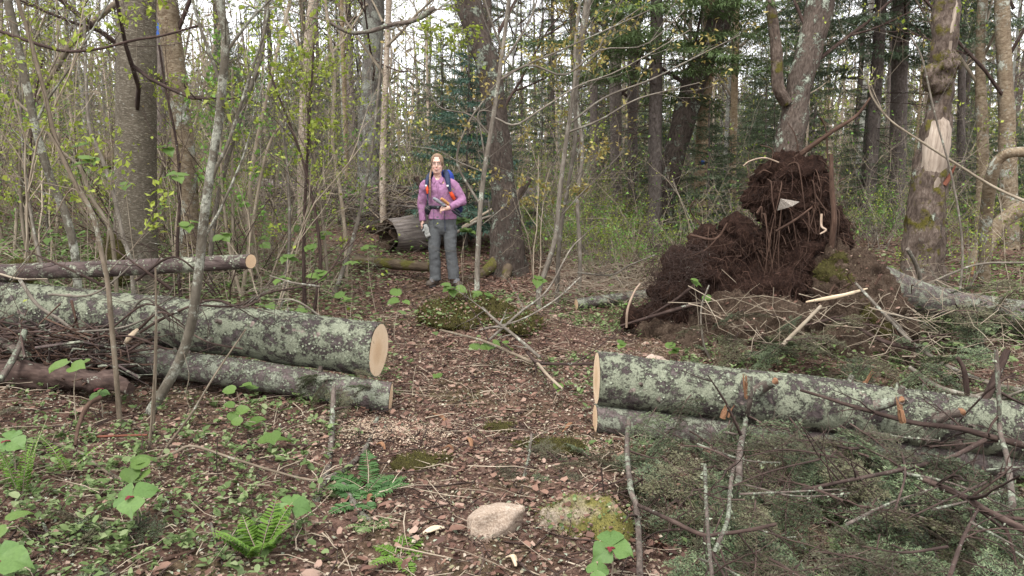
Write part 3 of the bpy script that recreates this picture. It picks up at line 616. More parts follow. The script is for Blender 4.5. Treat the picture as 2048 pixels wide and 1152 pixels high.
def tufts(o, n, size, mat, name='moss', filt=None):
    """short moss shoots standing on an object's surface"""
    me = o.data; og = np.array(root_loc(o)); k = len(me.polygons); c = np.empty(k * 3, np.float32); me.polygons.foreach_get('center', c)
    nr = np.empty(k * 3, np.float32); me.polygons.foreach_get('normal', nr); c = c.reshape(-1, 3) + og; nr = nr.reshape(-1, 3)
    i = np.arange(k)
    if filt is not None: i = i[filt(c, nr)]
    if len(i) == 0: return
    i = rng.choice(i, n); b = MB(); d = norm(nr[i] + U(-.6, .6, (n, 3)) + [0, 0, .3])
    b.leaves(c[i] + U(-.012, .012, (n, 3)), d, U(-1, 1, (n, 3)), U(.5, 1.2, n) * size, NEEDLE, wid=3.0)
    return obj(name, b, mat, o.parent or o, kind='stuff')
tufts(mo, 7000, .022, M_MOSS)
def root(pts, r0, r1, mat=M_ROOT, n=7, name='root'):
    b = MB(); b.tube(spl(pts, 18), [r0, r1], n, rough=.12, rs=20); return obj(name, b, mat, rp)
root([P(1570, 340, 7.55), P(1597, 312, 7.45), P(1660, 266, 7.4), P(1712, 232, 7.42), P(1740, 196, 7.45)], .030, .010)
root([P(1660, 520, 7.3), P(1668, 440, 7.22), P(1664, 380, 7.24), P(1662, 308, 7.28)], .032, .018)
root([P(1565, 328, 7.45), P(1530, 316, 7.4), P(1500, 322, 7.35), P(1486, 332, 7.3)], .008, .005, M_ROOTPALE)
root([P(1560, 340, 7.42), P(1590, 325, 7.38), P(1600, 345, 7.3), P(1610, 420, 7.2)], .010, .004)
root([P(1643, 428, 7.2), P(1643, 452, 7.16), P(1652, 460, 7.14), P(1640, 468, 7.14)], .013, .006, M_ROOTPALE)
root([P(1552, 462, 7.2), P(1590, 440, 7.15), P(1625, 414, 7.15)], .012, .008)
root([P(1380, 470, 7.3), P(1430, 478, 7.2), P(1455, 446, 7.2)], .014, .008)
root([P(1365, 520, 7.2), P(1410, 500, 7.15), P(1440, 470, 7.2)], .007, .004)
root([P(1400, 450, 7.4), P(1380, 420, 7.35), P(1390, 400, 7.3)], .008, .004)
root([P(1600, 320, 7.5), P(1590, 270, 7.5), P(1575, 245, 7.5)], .007, .003)
root([P(1655, 320, 7.4), P(1652, 260, 7.4), P(1640, 235, 7.35), P(1655, 250, 7.3)], .008, .004)
root([P(1540, 335, 7.5), P(1545, 300, 7.5), P(1520, 290, 7.45)], .007, .003)
root([P(1420, 600, 7.1), P(1330, 625, 6.95), P(1240, 652, 6.9)], .022, .010, M_TWIG)
root([P(1400, 560, 7.1), P(1350, 600, 7.0), P(1300, 630, 6.95)], .016, .006, M_TWIG)
for k in range(110):                                 # roots that stick out of the mass
    px, py = (U(1510, 1690), U(330, 560)) if k < 60 else ((U(1370, 1500), U(440, 620)) if k < 85 else (U(1660, 1830), U(560, 760)))
    a = P(px, py, 7.42 if k < 85 else 6.8); d = np.array([U(-.5, .5), U(-.6, .1), U(-.9, .5)]); L = U(.12, .45)
    root([a, a + d * L * .5 + U(-.03, .03, 3), a + d * L + [0, 0, -.06] + U(-.06, .06, 3)], U(.005, .014), .003, M_ROOT, 5)
def fringe(o, n, L, r, mat, hang, out=.7, filt=None):     # hair-thin rootlets growing out of a surface
    me = o.data; og = np.array(root_loc(o)); k = len(me.polygons); c = np.empty(k * 3, np.float32); me.polygons.foreach_get('center', c); nr = np.empty(k * 3, np.float32); me.polygons.foreach_get('normal', nr)
    c = c.reshape(-1, 3) + og; nr = nr.reshape(-1, 3); ok = np.where((nr[:, 1] < .45) & (c[:, 2] > gh(c[:, 0], c[:, 1]) - .02) & (filt(c) if filt else True))[0]; b = MB()
    f = rng.choice(ok, n); l = (U(*L, n) * (1 + (rng.random(n) < .12)))[:, None]; d = norm(nr[f] * out + rng.normal(0, .55, (n, 3)) + [0, 0, -hang]); a = c[f] - nr[f] * .02; dn = np.array([0, 0, -1.0])
    b.tubes(np.stack([a, a + d * l * .35 + rng.normal(0, .02, (n, 3)), a + d * l * .7 + rng.normal(0, .035, (n, 3)) + dn * .1 * l, a + d * l + dn * .4 * hang * l], 1), U(*r, n), .0008)
    obj('rootlets', b, mat, rp, kind='stuff')
fringe(rmass, 3400, (.04, .20), (.001, .0035), M_ROOTLET, .55); fringe(rmass, 380, (.10, .36), (.002, .0055), M_ROOT, .8)
for k in range(15):                                 # long roots hanging down the face of the column
    px, py = U(1530, 1680), U(335, 440); a = P(px, py, U(7.3, 7.38)); L = U(.25, .85); sx = U(-.12, .12); r_ = U(.004, .011)
    root([a + [0, .1, .03], a, a + [sx * L, -.05, -L * .5] + U(-.03, .03, 3), a + [sx * 2 * L, -.06, -L] + U(-.05, .05, 3)], r_, r_ * .35, M_ROOT, 6)
fringe(sbank, 700, (.02, .09), (.001, .003), M_ROOTLET, .3); fringe(sbank, 260, (.05, .25), (.0012, .003), M_ROOT, .2)
b = MB()                                            # wispy dry roots and twigs along the left foot
a = np.array([P(U(1300, 1420), U(490, 645), U(7.0, 7.4)) for k in range(1100)]); b.tubes(walks(a, rng.normal(0, .55, (1100, 3)) + [-.5, -.2, .2], U(.08, .32, 1100), 4, .3), U(.001, .003, 1100), .0008)
obj('rootlets', b, M_TWIG, rp, kind='stuff')
b = MB(); a = P(1576, 410, 7.2); b.add([a + [-.095, 0, -.05], a + [-.08, -.03, .06], a + [.10, -.01, .03], a + [.02, -.05, -.01], a + [0, .1, 0]], t=[(0,3,1),(1,3,2),(0,2,3),(0,1,4),(1,2,4),(2,0,4)])
obj('stone', b, mk_stone('grey_root_stone', [(.10,.085,.07), (.16,.14,.12), (.22,.195,.17)]), rp, smooth=False)

# ---------------------------------------------------------------- stones and chips
def stone(label, c, pts, mat, seed, voxel=.01, amp=.02, name='stone'):
    bm = bmesh.new()
    for p_ in pts: bm.verts.new(p_)
    bmesh.ops.convex_hull(bm, input=bm.verts); v = np.array([w.co[:] for w in bm.verts]); bm.verts.index_update(); f = [[w.index for w in q.verts] for q in bm.faces]; bm.free()
    b = MB(); b.add(v + c, t=[w for w in f if len(w) == 3])
    return remesh(b, name, mat, voxel, None, 3, lambda co: amp * fbm(co * 7, seed, 3) + amp * .35 * fbm(co * 26, seed + 3, 2), origin=tuple(c), label=label, cat='stone')
def rock_pts(rx, ry, rz, n, seed): r_ = np.random.default_rng(seed); return norm(r_.normal(0, 1, (n, 3))) * [rx, ry, rz]
g = PG(985, 1088); s1 = stone('bare tan granite stone half buried at the edge of the path', g + [0, .07, .0], [(-.115, -.04, .0), (-.11, .0, .075), (-.085, -.06, .10), (-.02, -.055, .125), (.06, -.02, .125), (.125, .0, .118), (.11, .05, .10), (0, .1, .08), (-.06, .09, .09), (-.1, .06, -.1), (-.07, -.085, -.06), (.0, -.075, .02), (.07, -.04, .07), (.1, .06, -.06), (-.09, -.08, .03)], M_STONE, 3, .007, .012)
g = PG(1165, 1085); s2 = stone('low mossy rounded stone beside the trillium under the brush', g + [0, .14, -.01], list(rock_pts(.25, .18, .15, 26, 4)), M_STONEMOSS, 5, .012, .03)
tufts(s2, 2200, .012, M_MOSS, filt=lambda c, nr: (nr[:, 2] > .0) & (fbm(c * 7, 5, 2) > -.5))
g = PG(1328, 726); stone('pinkish flat stone at the foot of the root plate', g + [0, 0, .02], list(rock_pts(.16, .11, .07, 18, 7)), M_STONEPINK, 8, .012, .02)
for k, (px, py, r) in enumerate(((1290, 690, .05), (1255, 680, .035), (1310, 688, .04), (775, 612, .06))):
    g = PG(px, py); stone(['small grey stone in bare soil near the root plate', 'smaller grey pebble stone left of the root plate stones', 'little brown stone touching the pinkish flat stone', 'flat grey stone in the leaf litter by the mossy hummock'][k], g + [0, 0, .01], list(rock_pts(r, r * .8, r * .55, 14, 30 + k)), M_STONE, 20 + k, .008, .01)
def chip(name, label, pts, r, mat, squash=.35, cat='wood chip', n=6):
    b = MB(); p = spl(pts, 8); b.tube(p, [r * .5, r, r * .9, r * .4], n, rough=.2, rs=30, squash=squash); return obj(name, b, mat, label=label, cat=cat, origin=tuple(p[0]))
chip('wood_chip', 'white wood chip lying on the path left of the tan stone', [PG(846, 1078) + [0, 0, .015], PG(868, 1067) + [0, 0, .02], PG(888, 1062) + [0, 0, .015]], .022, M_PALEWOOD)
chip('wood_sliver', 'long pale split sliver of wood leaning on the mossy root plate', [P(1612, 604, 6.75), P(1680, 592, 6.72), P(1735, 577, 6.75)], .018, M_PALEWOOD, .4)
chip('wood_sliver', 'cream coloured split wood piece beneath the thick left log', [P(248, 688, 4.8), P(262, 672, 4.78), P(276, 658, 4.78)], .017, M_PALEWOOD, .5)
for k, (x0, y0, x1, y1) in enumerate(((865, 832, 900, 862), (932, 880, 944, 908), (884, 903, 907, 906), (752, 893, 770, 906), (1012, 1122, 1032, 1142), (735, 1010, 737, 1000), (1125, 868, 1145, 852))):
    lab = ['orange brown bark strip on the path below the cut log', 'curved strip of brown bark in the middle of the path', 'pale brown bark chip beside the curved bark strip', 'tan wood chip beside the lichen covered forked branch', 'light wood splinter near the mossy stone', 'short brown bark piece near the dark fern', 'light brown splinter near the right log cut end'][k]
    a, c = PG(x0, y0), PG(x1, y1); chip('bark_strip', lab, [a + [0, 0, .01], (a + c) / 2 + [.01, 0, .035], c + [0, 0, .012]], .014, M_ORANGEWOOD if k != 4 else M_PALEWOOD, .5, 'bark strip')

# ---------------------------------------------------------------- growing things: branches and twigs
def walk(p, d, L, n, wig, up=0.0):
    pts = [np.asarray(p, float)]; d = norm(d)
    for k in range(n - 1):
        d = norm(d + rng.normal(0, wig, 3) + [0, 0, up]); pts.append(pts[-1] + d * L / (n - 1))
    return np.array(pts)
def side(d, ang):
    d = norm(d); a = norm(np.cross(d, rng.normal(0, 1, 3))); return d * math.cos(ang) + a * math.sin(ang)
def grow(mb, p, d, L, r, depth, tips, nch=(3, 5), ratio=.55, ang=(.5, 1.0), wig=.12, up=.05, sides=4, m=0, n=6, rmin=.0012):
    pts = walk(p, d, L, n, wig, up); mb.tube(pts, [r, max(r * .35, rmin)], max(3, sides), cap=False, m=m)
    tips.append((pts[-1], norm(pts[-1] - pts[-2])))
    if depth <= 0:
        for t in (.45, .75):
            k = int(t * (n - 1)); tips.append((pts[k], side(pts[k + 1] - pts[k], .8)))
        return
    for c in range(rng.integers(nch[0], nch[1] + 1)):
        t = U(.3, .95); k = min(n - 2, int(t * (n - 1))); f = t * (n - 1) - k; q = pts[k] * (1 - f) + pts[k + 1] * f
        grow(mb, q, side(pts[k + 1] - pts[k], U(*ang)), L * ratio * U(.6, 1.15) * (1.25 - .5 * t), max(rmin, r * .5), depth - 1, tips, nch, ratio, ang, wig, up, sides - 1, m, max(4, n - 1), rmin)
def leaf_tips(mb, tips, per, size, tmpl, m=0, droop=0.1, frac=1.0, spread=.02):
    if not tips: return
    P_, D_ = [], []
    for p, d in tips:
        if rng.random() > frac: continue
        for k in range(rng.integers(max(1, per - 1), per + 2)):
            P_.append(p + rng.normal(0, spread, 3)); D_.append(norm(d + rng.normal(0, .7, 3) + [0, 0, -droop]))
    if P_:
        n = len(P_); mb.leaves(np.array(P_), np.array(D_), slope_normals(n, .9), U(.6, 1.2, n) * size, tmpl, m, U(.7, 1.2, n))

# ---------------------------------------------------------------- tree prototypes
def bare_crown(H, n, Lr, leaf, seed_tw=M_TWIG, dens=.8, lsize=.05):
    b, tips = MB(), []
    for k in range(n):
        z = H * (k / n) ** 1.0; a = k * 2.4 + U(-.4, .4)
        grow(b, [0, 0, z], [math.cos(a), math.sin(a), U(.35, 1.0)], Lr * U(.7, 1.2) * (1 - .45 * z / H), .022 * (1 - .5 * z / H), 2, tips, (3, 5), .55, (.4, .9), .12, .06, 5)
    leaf_tips(b, tips, 1, lsize, LEAF, 1, frac=dens)
    return b.mesh('crown', [seed_tw, leaf])
CROWNS = [bare_crown(5.5, 17, 2.2, M_LEAFY), bare_crown(6.0, 16, 2.4, M_LEAFO), bare_crown(5.0, 18, 2.0, M_LEAFY, M_STEM)]
def trunk_mesh(H, r, lean, flare=(.18, .5, 4), seed=0, wob=.05, n=12, mat=M_SPRUCE):
    k = 26; t = np.linspace(0, 1, k) ** 1.4
    p = np.stack([lean[0] * t * H + wob * np.cumsum(rng.normal(0, .25, k)) * t, lean[1] * t * H + wob * np.cumsum(rng.normal(0, .25, k)) * t, -.25 + t * (H + .25)], -1)
    b = MB(); b.tube(p, r * (1 - .72 * t), n, cap=True, rough=.09, rs=7, flare=flare, seed=seed); return b.mesh('trunk', mat), p
def conifer(name, label, H, r, zlive, Lb, foliage, group, young=False, dens=1.0, bark_m=None, full=False):
    t = thing(name, label, 'tree', (0, 0, 0), group); me, p = trunk_mesh(H, r, (U(-.02, .02), U(-.02, .02)), seed=int(H * 7), mat=bark_m or M_SPRUCE, n=10)
    obj('trunk', me, None, t)
    def at(z): return np.array([np.interp(z, p[:, 2], p[:, 0]), np.interp(z, p[:, 2], p[:, 1]), z])
    d = MB(); tips = []
    if not young:
        for z in np.arange(.9, zlive + 1.5, .085):
            a = U(0, 6.28); grow(d, at(z), [math.cos(a), math.sin(a), U(-.25, .12)], U(.4, 1.3), U(.005, .010), 1, tips, (2, 4), .4, (.5, .9), .10, -.02, 4, rmin=.0015)
        obj('dead_branches', d, M_TWIG, t)
    b = MB(); z = zlive; k = 0
    while z < H - .1:
        u = (z - zlive) / (H - zlive); L = Lb * (1 - u) ** .8 * U(.75, 1.1) * (min(1, .55 + 2.2 * u) if not (young or full) else 1) + .08; a = k * 2.39 + U(-.3, .3); k += 1
        dirv = np.array([math.cos(a), math.sin(a), U(-.18, .22) + .3 * u]); n = 7; pts = walk(at(z), dirv, L, n, .06, -.03)
        b.tube(pts, [.012 * (.4 + L / Lb * .6), .002], 3, cap=False, m=1)
        hd = norm(pts[-1] - pts[0]); sd = norm(np.cross(hd, [0, 0, 1])); P_, D_ = [], []
        m_ = int(L * 17 * dens) + 4
        for s in np.linspace(.12, 1, m_):
            i = min(n - 2, int(s * (n - 1))); q = pts[i] + (pts[i + 1] - pts[i]) * (s * (n - 1) - i)
            for sg in (-1, 1):
                ls = L * .42 * (1.08 - s) ** .7 * U(.7, 1.2) + .05; dd = norm(hd * U(.5, .9) + sg * sd + [0, 0, U(-.25, .1)])
                for f in np.arange(0, ls, .036):
                    P_.append(q + dd * f + rng.normal(0, .008, 3)); D_.append(dd + rng.normal(0, .45, 3) + [0, 0, -.12])
            P_.append(q); D_.append(hd + rng.normal(0, .3, 3))
        P_ = np.array(P_); b.leaves(P_, np.array(D_), slope_normals(len(P_), .5), U(.06, .12, len(P_)), SPRAY, 0, U(.38, .75, len(P_)))
        z += U(.05, .11) * (.8 if young else 1.1 if full and z < zlive + 3 else 1.9)
    o = obj('crown', b, [foliage, M_TWIG], t)
    return t
def hardwood(name, label, H, r, mat, lean, group, leaf, n_low=8, cz=5.0, crown=0):
    t = thing(name, label, 'tree', (0, 0, 0), group); me, p = trunk_mesh(H, r, lean, seed=int(H * 13 + r * 100), mat=mat, n=12, wob=.08)
    obj('trunk', me, None, t)
    def at(z): return np.array([np.interp(z, p[:, 2], p[:, 0]), np.interp(z, p[:, 2], p[:, 1]), z])
    b, tips = MB(), []
    for k in range(n_low):
        z = U(1.8, cz); a = U(0, 6.28); grow(b, at(z), [math.cos(a), math.sin(a), U(.1, .9)], U(.7, 1.8), U(.006, .013), 2, tips, (2, 4), .55, (.4, .9), .13, .05, 4)
    for k in range(19):
        z = cz + (H - cz) * k / 19; a = k * 2.4; grow(b, at(z), [math.cos(a), math.sin(a), U(.4, 1.1)], 2.6 * (1 - .5 * k / 19) * U(.7, 1.2), .028 * (1 - .6 * k / 19), 2, tips, (3, 5), .55, (.4, .9), .12, .06, 5)
    leaf_tips(b, tips, 1, .05, LEAF, 1, frac=.9)
    obj('crown', b, [M_TWIG if mat != M_BIRCH else M_STEM, leaf], t); return t

GF, GH, GB = 'dark firs in the wood behind', 'bare hardwoods in the wood behind', 'pale birches in the wood behind'
FIRS = [conifer('fir_tree', 'dark trunked fir with dead lower twigs in the wood behind', 13, .13, 4.6, 1.7, M_FIRFAR, GF),
        conifer('fir_tree', 'dark trunked fir with dead lower twigs in the wood behind', 15, .15, 6.0, 1.9, M_FIRFAR, GF, dens=.9),
        conifer('fir_tree', 'dark trunked fir with dead lower twigs in the wood behind', 11, .10, 3.4, 1.5, M_FIRFAR, GF)]
YOUNG = [conifer('young_fir', 'small bushy young fir growing in the wood behind', 3.6, .035, .35, 1.0, M_FIRFAR, 'young firs in the wood behind', True, 1.0),
         conifer('young_fir', 'slim taller young fir with open branches in the wood behind', 5.2, .05, .6, 1.2, M_FIRFAR, 'taller young firs in the wood behind', True, .8)]
HARD = [hardwood('maple_tree', 'slim grey barked bare tree in the wood behind', 13, .085, M_GREYTREE, (.02, .01), GH, M_LEAFY),
        hardwood('maple_tree', 'slim grey barked bare tree in the wood behind', 12, .065, M_GREYTREE, (-.05, .02), GH, M_LEAFO),
        hardwood('maple_tree', 'rough dark brown barked bare tree in the wood behind', 14, .12, M_MAPLE, (.04, -.02), 'rough brown bare trees in the wood behind', M_LEAFY)]
BIRCH = [hardwood('birch_tree', 'slender pale birch trunk in the wood behind', 12, .06, M_BIRCH, (.015, 0), GB, M_LEAFY),
         hardwood('birch_tree', 'slender tan barked birch in the wood behind', 13, .075, M_TANBIRCH, (-.02, .01), 'tan birches in the wood behind', M_LEAFY)]

# ---------------------------------------------------------------- the trees that stand out in the photograph
HERO = []
def hero_tree(name, label, D, pts, mat, top=10.0, flare=(.22, .55, 4), crown=0, n=18, rough=.07, seed=1, rs=7, drop=.25, stubs=(), twigs=0):
    """pts: (px, py, width in px) from the base upwards"""
    q = [P(a, b, D) for a, b, w in pts]; r = [w / 2 / FPX * D for a, b, w in pts]
    base = q[0].copy(); gz = ghf(base[0], D); base[2] = gz
    t = thing(name, label, 'tree', tuple(base)); HERO.append((base[0], D))
    if q[0][2] > gz: q = [np.array([q[0][0], q[0][1], gz])] + q; r = [r[0] * 1.04] + r
    q = [np.array([q[0][0], q[0][1], gz - drop])] + q; r = [r[0] * 1.05] + r
    u = norm(q[-1] - q[-2]); u2 = norm(u + [0, 0, .7]); last = q[-1]
    if top and top > last[2] + 1:
        q += [last + u * 1.2, last + u * 1.2 + u2 * max(.5, top - last[2] - 1.2)]; r += [r[-1] * .93, r[-1] * .5]
    Lq = np.concatenate([[0], np.cumsum([np.linalg.norm(q[i + 1] - q[i]) for i in range(len(q) - 1)])])
    k = 64; p = spl(q, k); ss = np.concatenate([[0], np.cumsum(np.linalg.norm(np.diff(p, axis=0), axis=1))]); rr = np.interp(ss / ss[-1], Lq / Lq[-1], r)
    b = MB(); b.tube(p, rr, n, rough=rough, rs=rs, flare=flare, seed=seed); o = obj('trunk', b, mat, t)
    if crown is not None and top:
        c = obj('crown', CROWNS[crown % 3], None, t); c.location = Vector(p[int(k * .52)] - base); c.rotation_euler.z = U(0, 6.28); c.scale = (1.15, 1.15, max(.5, (p[-1][2] - p[int(k * .52)][2]) / 5.2))
    for (px, py, dx, dy, dz, L, w) in stubs:
        s_ = MB(); a = P(px, py, D); s_.tube(walk(a, (dx, dy, dz), L, 5, .06), [w, w * .7], 8, rough=.2, rs=12); obj('stub', s_, mat, t)
    if twigs:
        for i in range(twigs):
            s_, tips = MB(), []; a = p[rng.integers(int(k * .12), int(k * .45))]; an = U(0, 6.28); grow(s_, a, [math.cos(an), math.sin(an), U(-.1, .6)], U(.5, 1.4), U(.004, .009), 2, tips, (2, 4), .5, (.4, .9), .14, .03, 4); leaf_tips(s_, tips, 1, .04, LEAF, 1, frac=.5); obj('branch', s_, [M_TWIG, M_LEAFY], t)
    return t, p
def blaze(t, px, py, D, w, h, mat, name='paint_blaze'):
    b = MB(); c = P(px, py, D); n = 7; u = np.linspace(-1, 1, n); w_, h_ = w / 2 / FPX * D, h / 2 / FPX * D
    rows = []
    for s in (-1, -.5, .5, 1):
        ww = w_ * (.8 if abs(s) == 1 else 1); rows.append(np.stack([c[0] + u * ww, c[1] + .35 * w_ * u * u, np.full(n, c[2] + s * h_) + .1 * h_ * np.sin(u * 7 + s * 3)], -1))
    v = np.array(rows); v2 = v + [0, .012, 0]; i = np.arange(3)[:, None] * n; j = np.arange(n - 1)[None]
    q = np.stack([i + j, i + j + 1, i + n + j + 1, i + n + j], -1).reshape(-1, 4)
    b.add(v.reshape(-1, 3), q=q); b.add(v2.reshape(-1, 3), q=q[:, ::-1]); obj(name, b, mat, t)
M_BLUE = plain('blue_trail_paint', (.03,.11,.42), .7, .2, .25, 60)
tA, _ = hero_tree('tall_tree', 'thick straight tree with smooth grey brown bark and mossy foot', 8.0, [(272, 560, 86), (272, 500, 81), (271, 380, 78), (272, 200, 74), (273, 60, 71), (273, 0, 70)], M_SMOOTH, 13, (.16, .38, 5), 0, 28, .035, 3)
b = MB(); c = P(255, 500, 7.95)
for dx, dy, dz, r in ((-.14, -.05, -.12, .13), (-.03, -.13, -.05, .13), (.02, -.10, -.20, .14), (-.16, -.02, -.28, .14), (-.08, -.10, .06, .10)): ellipsoid(b, c + [dx, dy, dz], (r, r * .85, r * 1.25), 14, 10)
mo = remesh(b, 'moss', M_MOSSBASE, .03, tA, 3, rd(.02, 9, 4)); tufts(mo, 3000, .022, M_MOSS)
hero_tree('yellow_birch', 'mossy flaking yellow birch just right of the thick straight tree', 9.2, [(385, 540, 42), (378, 430, 40), (368, 300, 40), (352, 150, 38), (340, 60, 38), (333, 0, 40)], M_YBIRCH, 11, (.2, .5, 4), 1, 18, .10, 5, twigs=3)
t_, _ = hero_tree('birch_tree', 'pale birch with peeling creamy bark beyond the brush pile', 14.0, [(607, 432, 25), (606, 330, 22), (610, 200, 21), (618, 80, 20), (628, 0, 19)], M_BIRCH, 12, (.2, .35, 4), 2, 14, .06, 6, twigs=4)
hero_tree('grey_tree', 'broad grey lichen speckled tree behind the brush pile', 15.0, [(735, 415, 46), (737, 320, 42), (742, 200, 38), (747, 80, 38), (748, 0, 38)], M_GREYTREE, 13, (.3, .5, 5), 0, 18, .13, 8, twigs=5)
hero_tree('birch_tree', 'thin white birch close beside the broad grey tree', 14.2, [(766, 400, 14), (766, 300, 13), (772, 150, 11), (778, 0, 11)], M_BIRCH, 11, (.2, .3, 4), 2, 10, .05, 9, twigs=3)
tL, _ = hero_tree('old_maple', 'dark furrowed tree with curving trunk right behind the hiker', 11.2, [(1012, 512, 66), (1012, 470, 62), (1012, 420, 52), (1003, 330, 46), (994, 230, 42), (975, 130, 46), (952, 60, 46), (936, 0, 48)], M_MAPLE, 11, (.30, .42, 3), 1, 24, .12, 10, stubs=((1035, 395, .6, -.4, .9, .35, .06), (985, 180, .4, -.5, .6, .15, .07)))
b = MB(); g1 = P(975, 500, 10.85); b.tube(spl([on_ground(g1[0] + .14, 11.1, .22), on_ground(g1[0] + .03, 10.98, .12), on_ground(g1[0] - .12, 10.82, .03), on_ground(g1[0] - .36, 10.66, -.03)], 14), [.10, .085, .06, .03], 10, rough=.15); obj('root', b, M_MOSSLOG, tL)
b = MB(); b.tube(spl([on_ground(g1[0] + .28, 11.1, .20), on_ground(g1[0] + .27, 10.96, .11), on_ground(g1[0] + .25, 10.8, .03), on_ground(g1[0] + .18, 10.6, -.03)], 14), [.09, .08, .06, .03], 10, rough=.15); obj('root', b, M_MOSSLOG, tL)
for k, (lab, D, pts, mt, rg, cr) in enumerate((
    ('dark slim conifer trunk left of the two dark trunks beyond the path', 17, [(1188, 400, 17), (1188, 250, 16), (1187, 100, 15), (1190, 0, 14)], M_SPRUCE, .08, 0),
    ('dark straight trunk with broken bark in the middle of three conifers', 15.5, [(1232, 440, 24), (1232, 300, 23), (1231, 150, 22), (1235, 0, 20)], M_SPRUCE, .12, 0),
    ('dark reddish conifer trunk beside the leaning dark tree', 16, [(1266, 440, 21), (1265, 300, 20), (1264, 150, 19), (1268, 0, 18)], M_SPRUCE, .08, 0),
    ('thick dark tree leaning right beyond the path', 13.5, [(1318, 450, 54), (1335, 360, 46), (1365, 250, 46), (1395, 150, 46), (1432, 60, 44), (1455, 0, 42)], M_MAPLE, .12, 1),
    ('reddish brown slender birch left of the upturned root plate', 16, [(1463, 430, 15), (1466, 300, 14), (1470, 150, 13), (1474, 0, 13)], M_TANBIRCH, .08, 2),
    ('broad rough tree leaning right above the root plate', 12.0, [(1570, 380, 58), (1577, 300, 54), (1592, 210, 52), (1612, 120, 48), (1632, 40, 50), (1640, 0, 50)], M_MAPLE, .16, 1),
    ('grey straight trunk between the root plate and the snag', 15, [(1790, 470, 34), (1795, 300, 32), (1800, 120, 30), (1802, 0, 30)], M_SPRUCE, .08, 0),
    ('slim dark trunk right of the broken snag', 16, [(1925, 470, 16), (1922, 300, 15), (1924, 120, 14), (1926, 0, 14)], M_SPRUCE, .06, 0),
    ('tan birch trunk standing right of the broken snag', 13, [(1962, 470, 24), (1966, 300, 22), (1960, 120, 18), (1965, 0, 18)], M_YBIRCH, .10, 2),
    ('brown flaky trunk at the far right of the wood', 12.5, [(2020, 480, 34), (2015, 300, 32), (2010, 150, 28), (2004, 0, 26)], M_YBIRCH, .14, 1),
    ('mossy leaning birch arching over the fallen trunk', 11, [(1945, 545, 34), (1965, 505, 34), (1998, 450, 30), (2045, 415, 28), (2100, 385, 26)], M_YBIRCH, .14, None))):
    t_, p_ = hero_tree('forest_tree', lab, D, pts, mt, 12 if cr is not None else 0, (.2, .4, 4), cr, 16, rg, 20 + k, twigs=4 if cr is not None else 0)
tb, _ = hero_tree('golden_birch', 'golden peeling birch with small blue trail blaze', 13.8, [(1398, 440, 27), (1402, 330, 25), (1410, 200, 25), (1418, 80, 24), (1424, 0, 23)], M_TANBIRCH, 12, (.2, .35, 4), 2, 16, .08, 40)
blaze(tb, 1406, 325, 13.66, 6, 8, M_BLUE)
th, ph = hero_tree('slim_tree', 'slim dark trunk with blue trail mark between the thick tree and the yellow birch', 12.5, [(322, 430, 22), (322, 200, 19), (322, 50, 17), (322, 0, 17)], M_SPRUCE, 11, (.2, .35, 4), 0, 12, .06, 41)
blaze(th, 312, 58, 12.36, 15, 22, M_BLUE)
# mossy side limb of the broad rough tree
b = MB(); b.tube(spl([P(1572, 205, 11.9), P(1556, 170, 11.8), P(1552, 90, 11.8), P(1540, 0, 11.8), P(1525, -120, 11.8)], 24), [.10, .085, .07, .05], 12, rough=.15)
t5 = [o for o in bpy.data.objects if o.get('label', '').startswith('broad rough tree')][0]; obj('limb', b, M_SNAG, t5)
# broken snag
sg, sp = hero_tree('broken_snag', 'broken mossy snag with bare pale wood and knotted burl', 9.6, [(1842, 580, 84), (1846, 520, 76), (1852, 430, 70), (1862, 330, 58), (1874, 240, 48), (1884, 160, 44), (1888, 90, 44), (1893, 30, 46), (1896, -40, 46), (1900, -160, 44)], M_SNAG, 0, (.3, .45, 4), None, 28, .22, 50, 13)
b = MB(); b.tube(spl([P(1860, 395, 9.51), P(1866, 330, 9.54), P(1874, 265, 9.57), P(1879, 215, 9.6)], 14), [.09, .155, .150, .10], 20, rough=.15, rs=10); obj('bare_wood', b, M_BAREWOOD, sg)
b = MB(); b.tube(spl([P(1897, 120, 9.52), P(1900, 70, 9.48), P(1907, 20, 9.5), P(1910, -30, 9.5)], 12), [.03, .05, .05, .03], 10, rough=.15, squash=.7); obj('bare_wood', b, M_BAREWOOD, sg)
b = MB()
for px, py, r in ((1888, 140, .13), (1903, 128, .10), (1868, 150, .11), (1880, 165, .12)): ellipsoid(b, P(px, py, 9.5), (r, r, r * 1.0), 14, 10)
mo = remesh(b, 'burl', M_SNAG, .025, sg, 2, rd(.05, 8, 33)); tufts(mo, 900, .03, M_MOSS, 'moss')
b = MB(); b.tube(walk(P(1888, 370, 9.45), (.5, -.1, .9), .25, 5, .05), [.05, .01], 6, rough=.3); obj('stub', b, M_REDROT, sg)
# arching bare branch at the right edge
b = MB(); b.tube(spl([P(1968, 560, 9.8), P(1972, 440, 9.6), P(1984, 350, 9.3), P(2002, 316, 9.2), P(2040, 304, 9.1), P(2150, 310, 9.0)], 40), [.075, .07, .066, .06, .05], 12, rough=.12)
obj('arching_trunk', b, M_YBIRCH, label='pale bent birch stem arching over beside the leaning birch', cat='tree', origin=tuple(P(1968, 560, 9.8)))

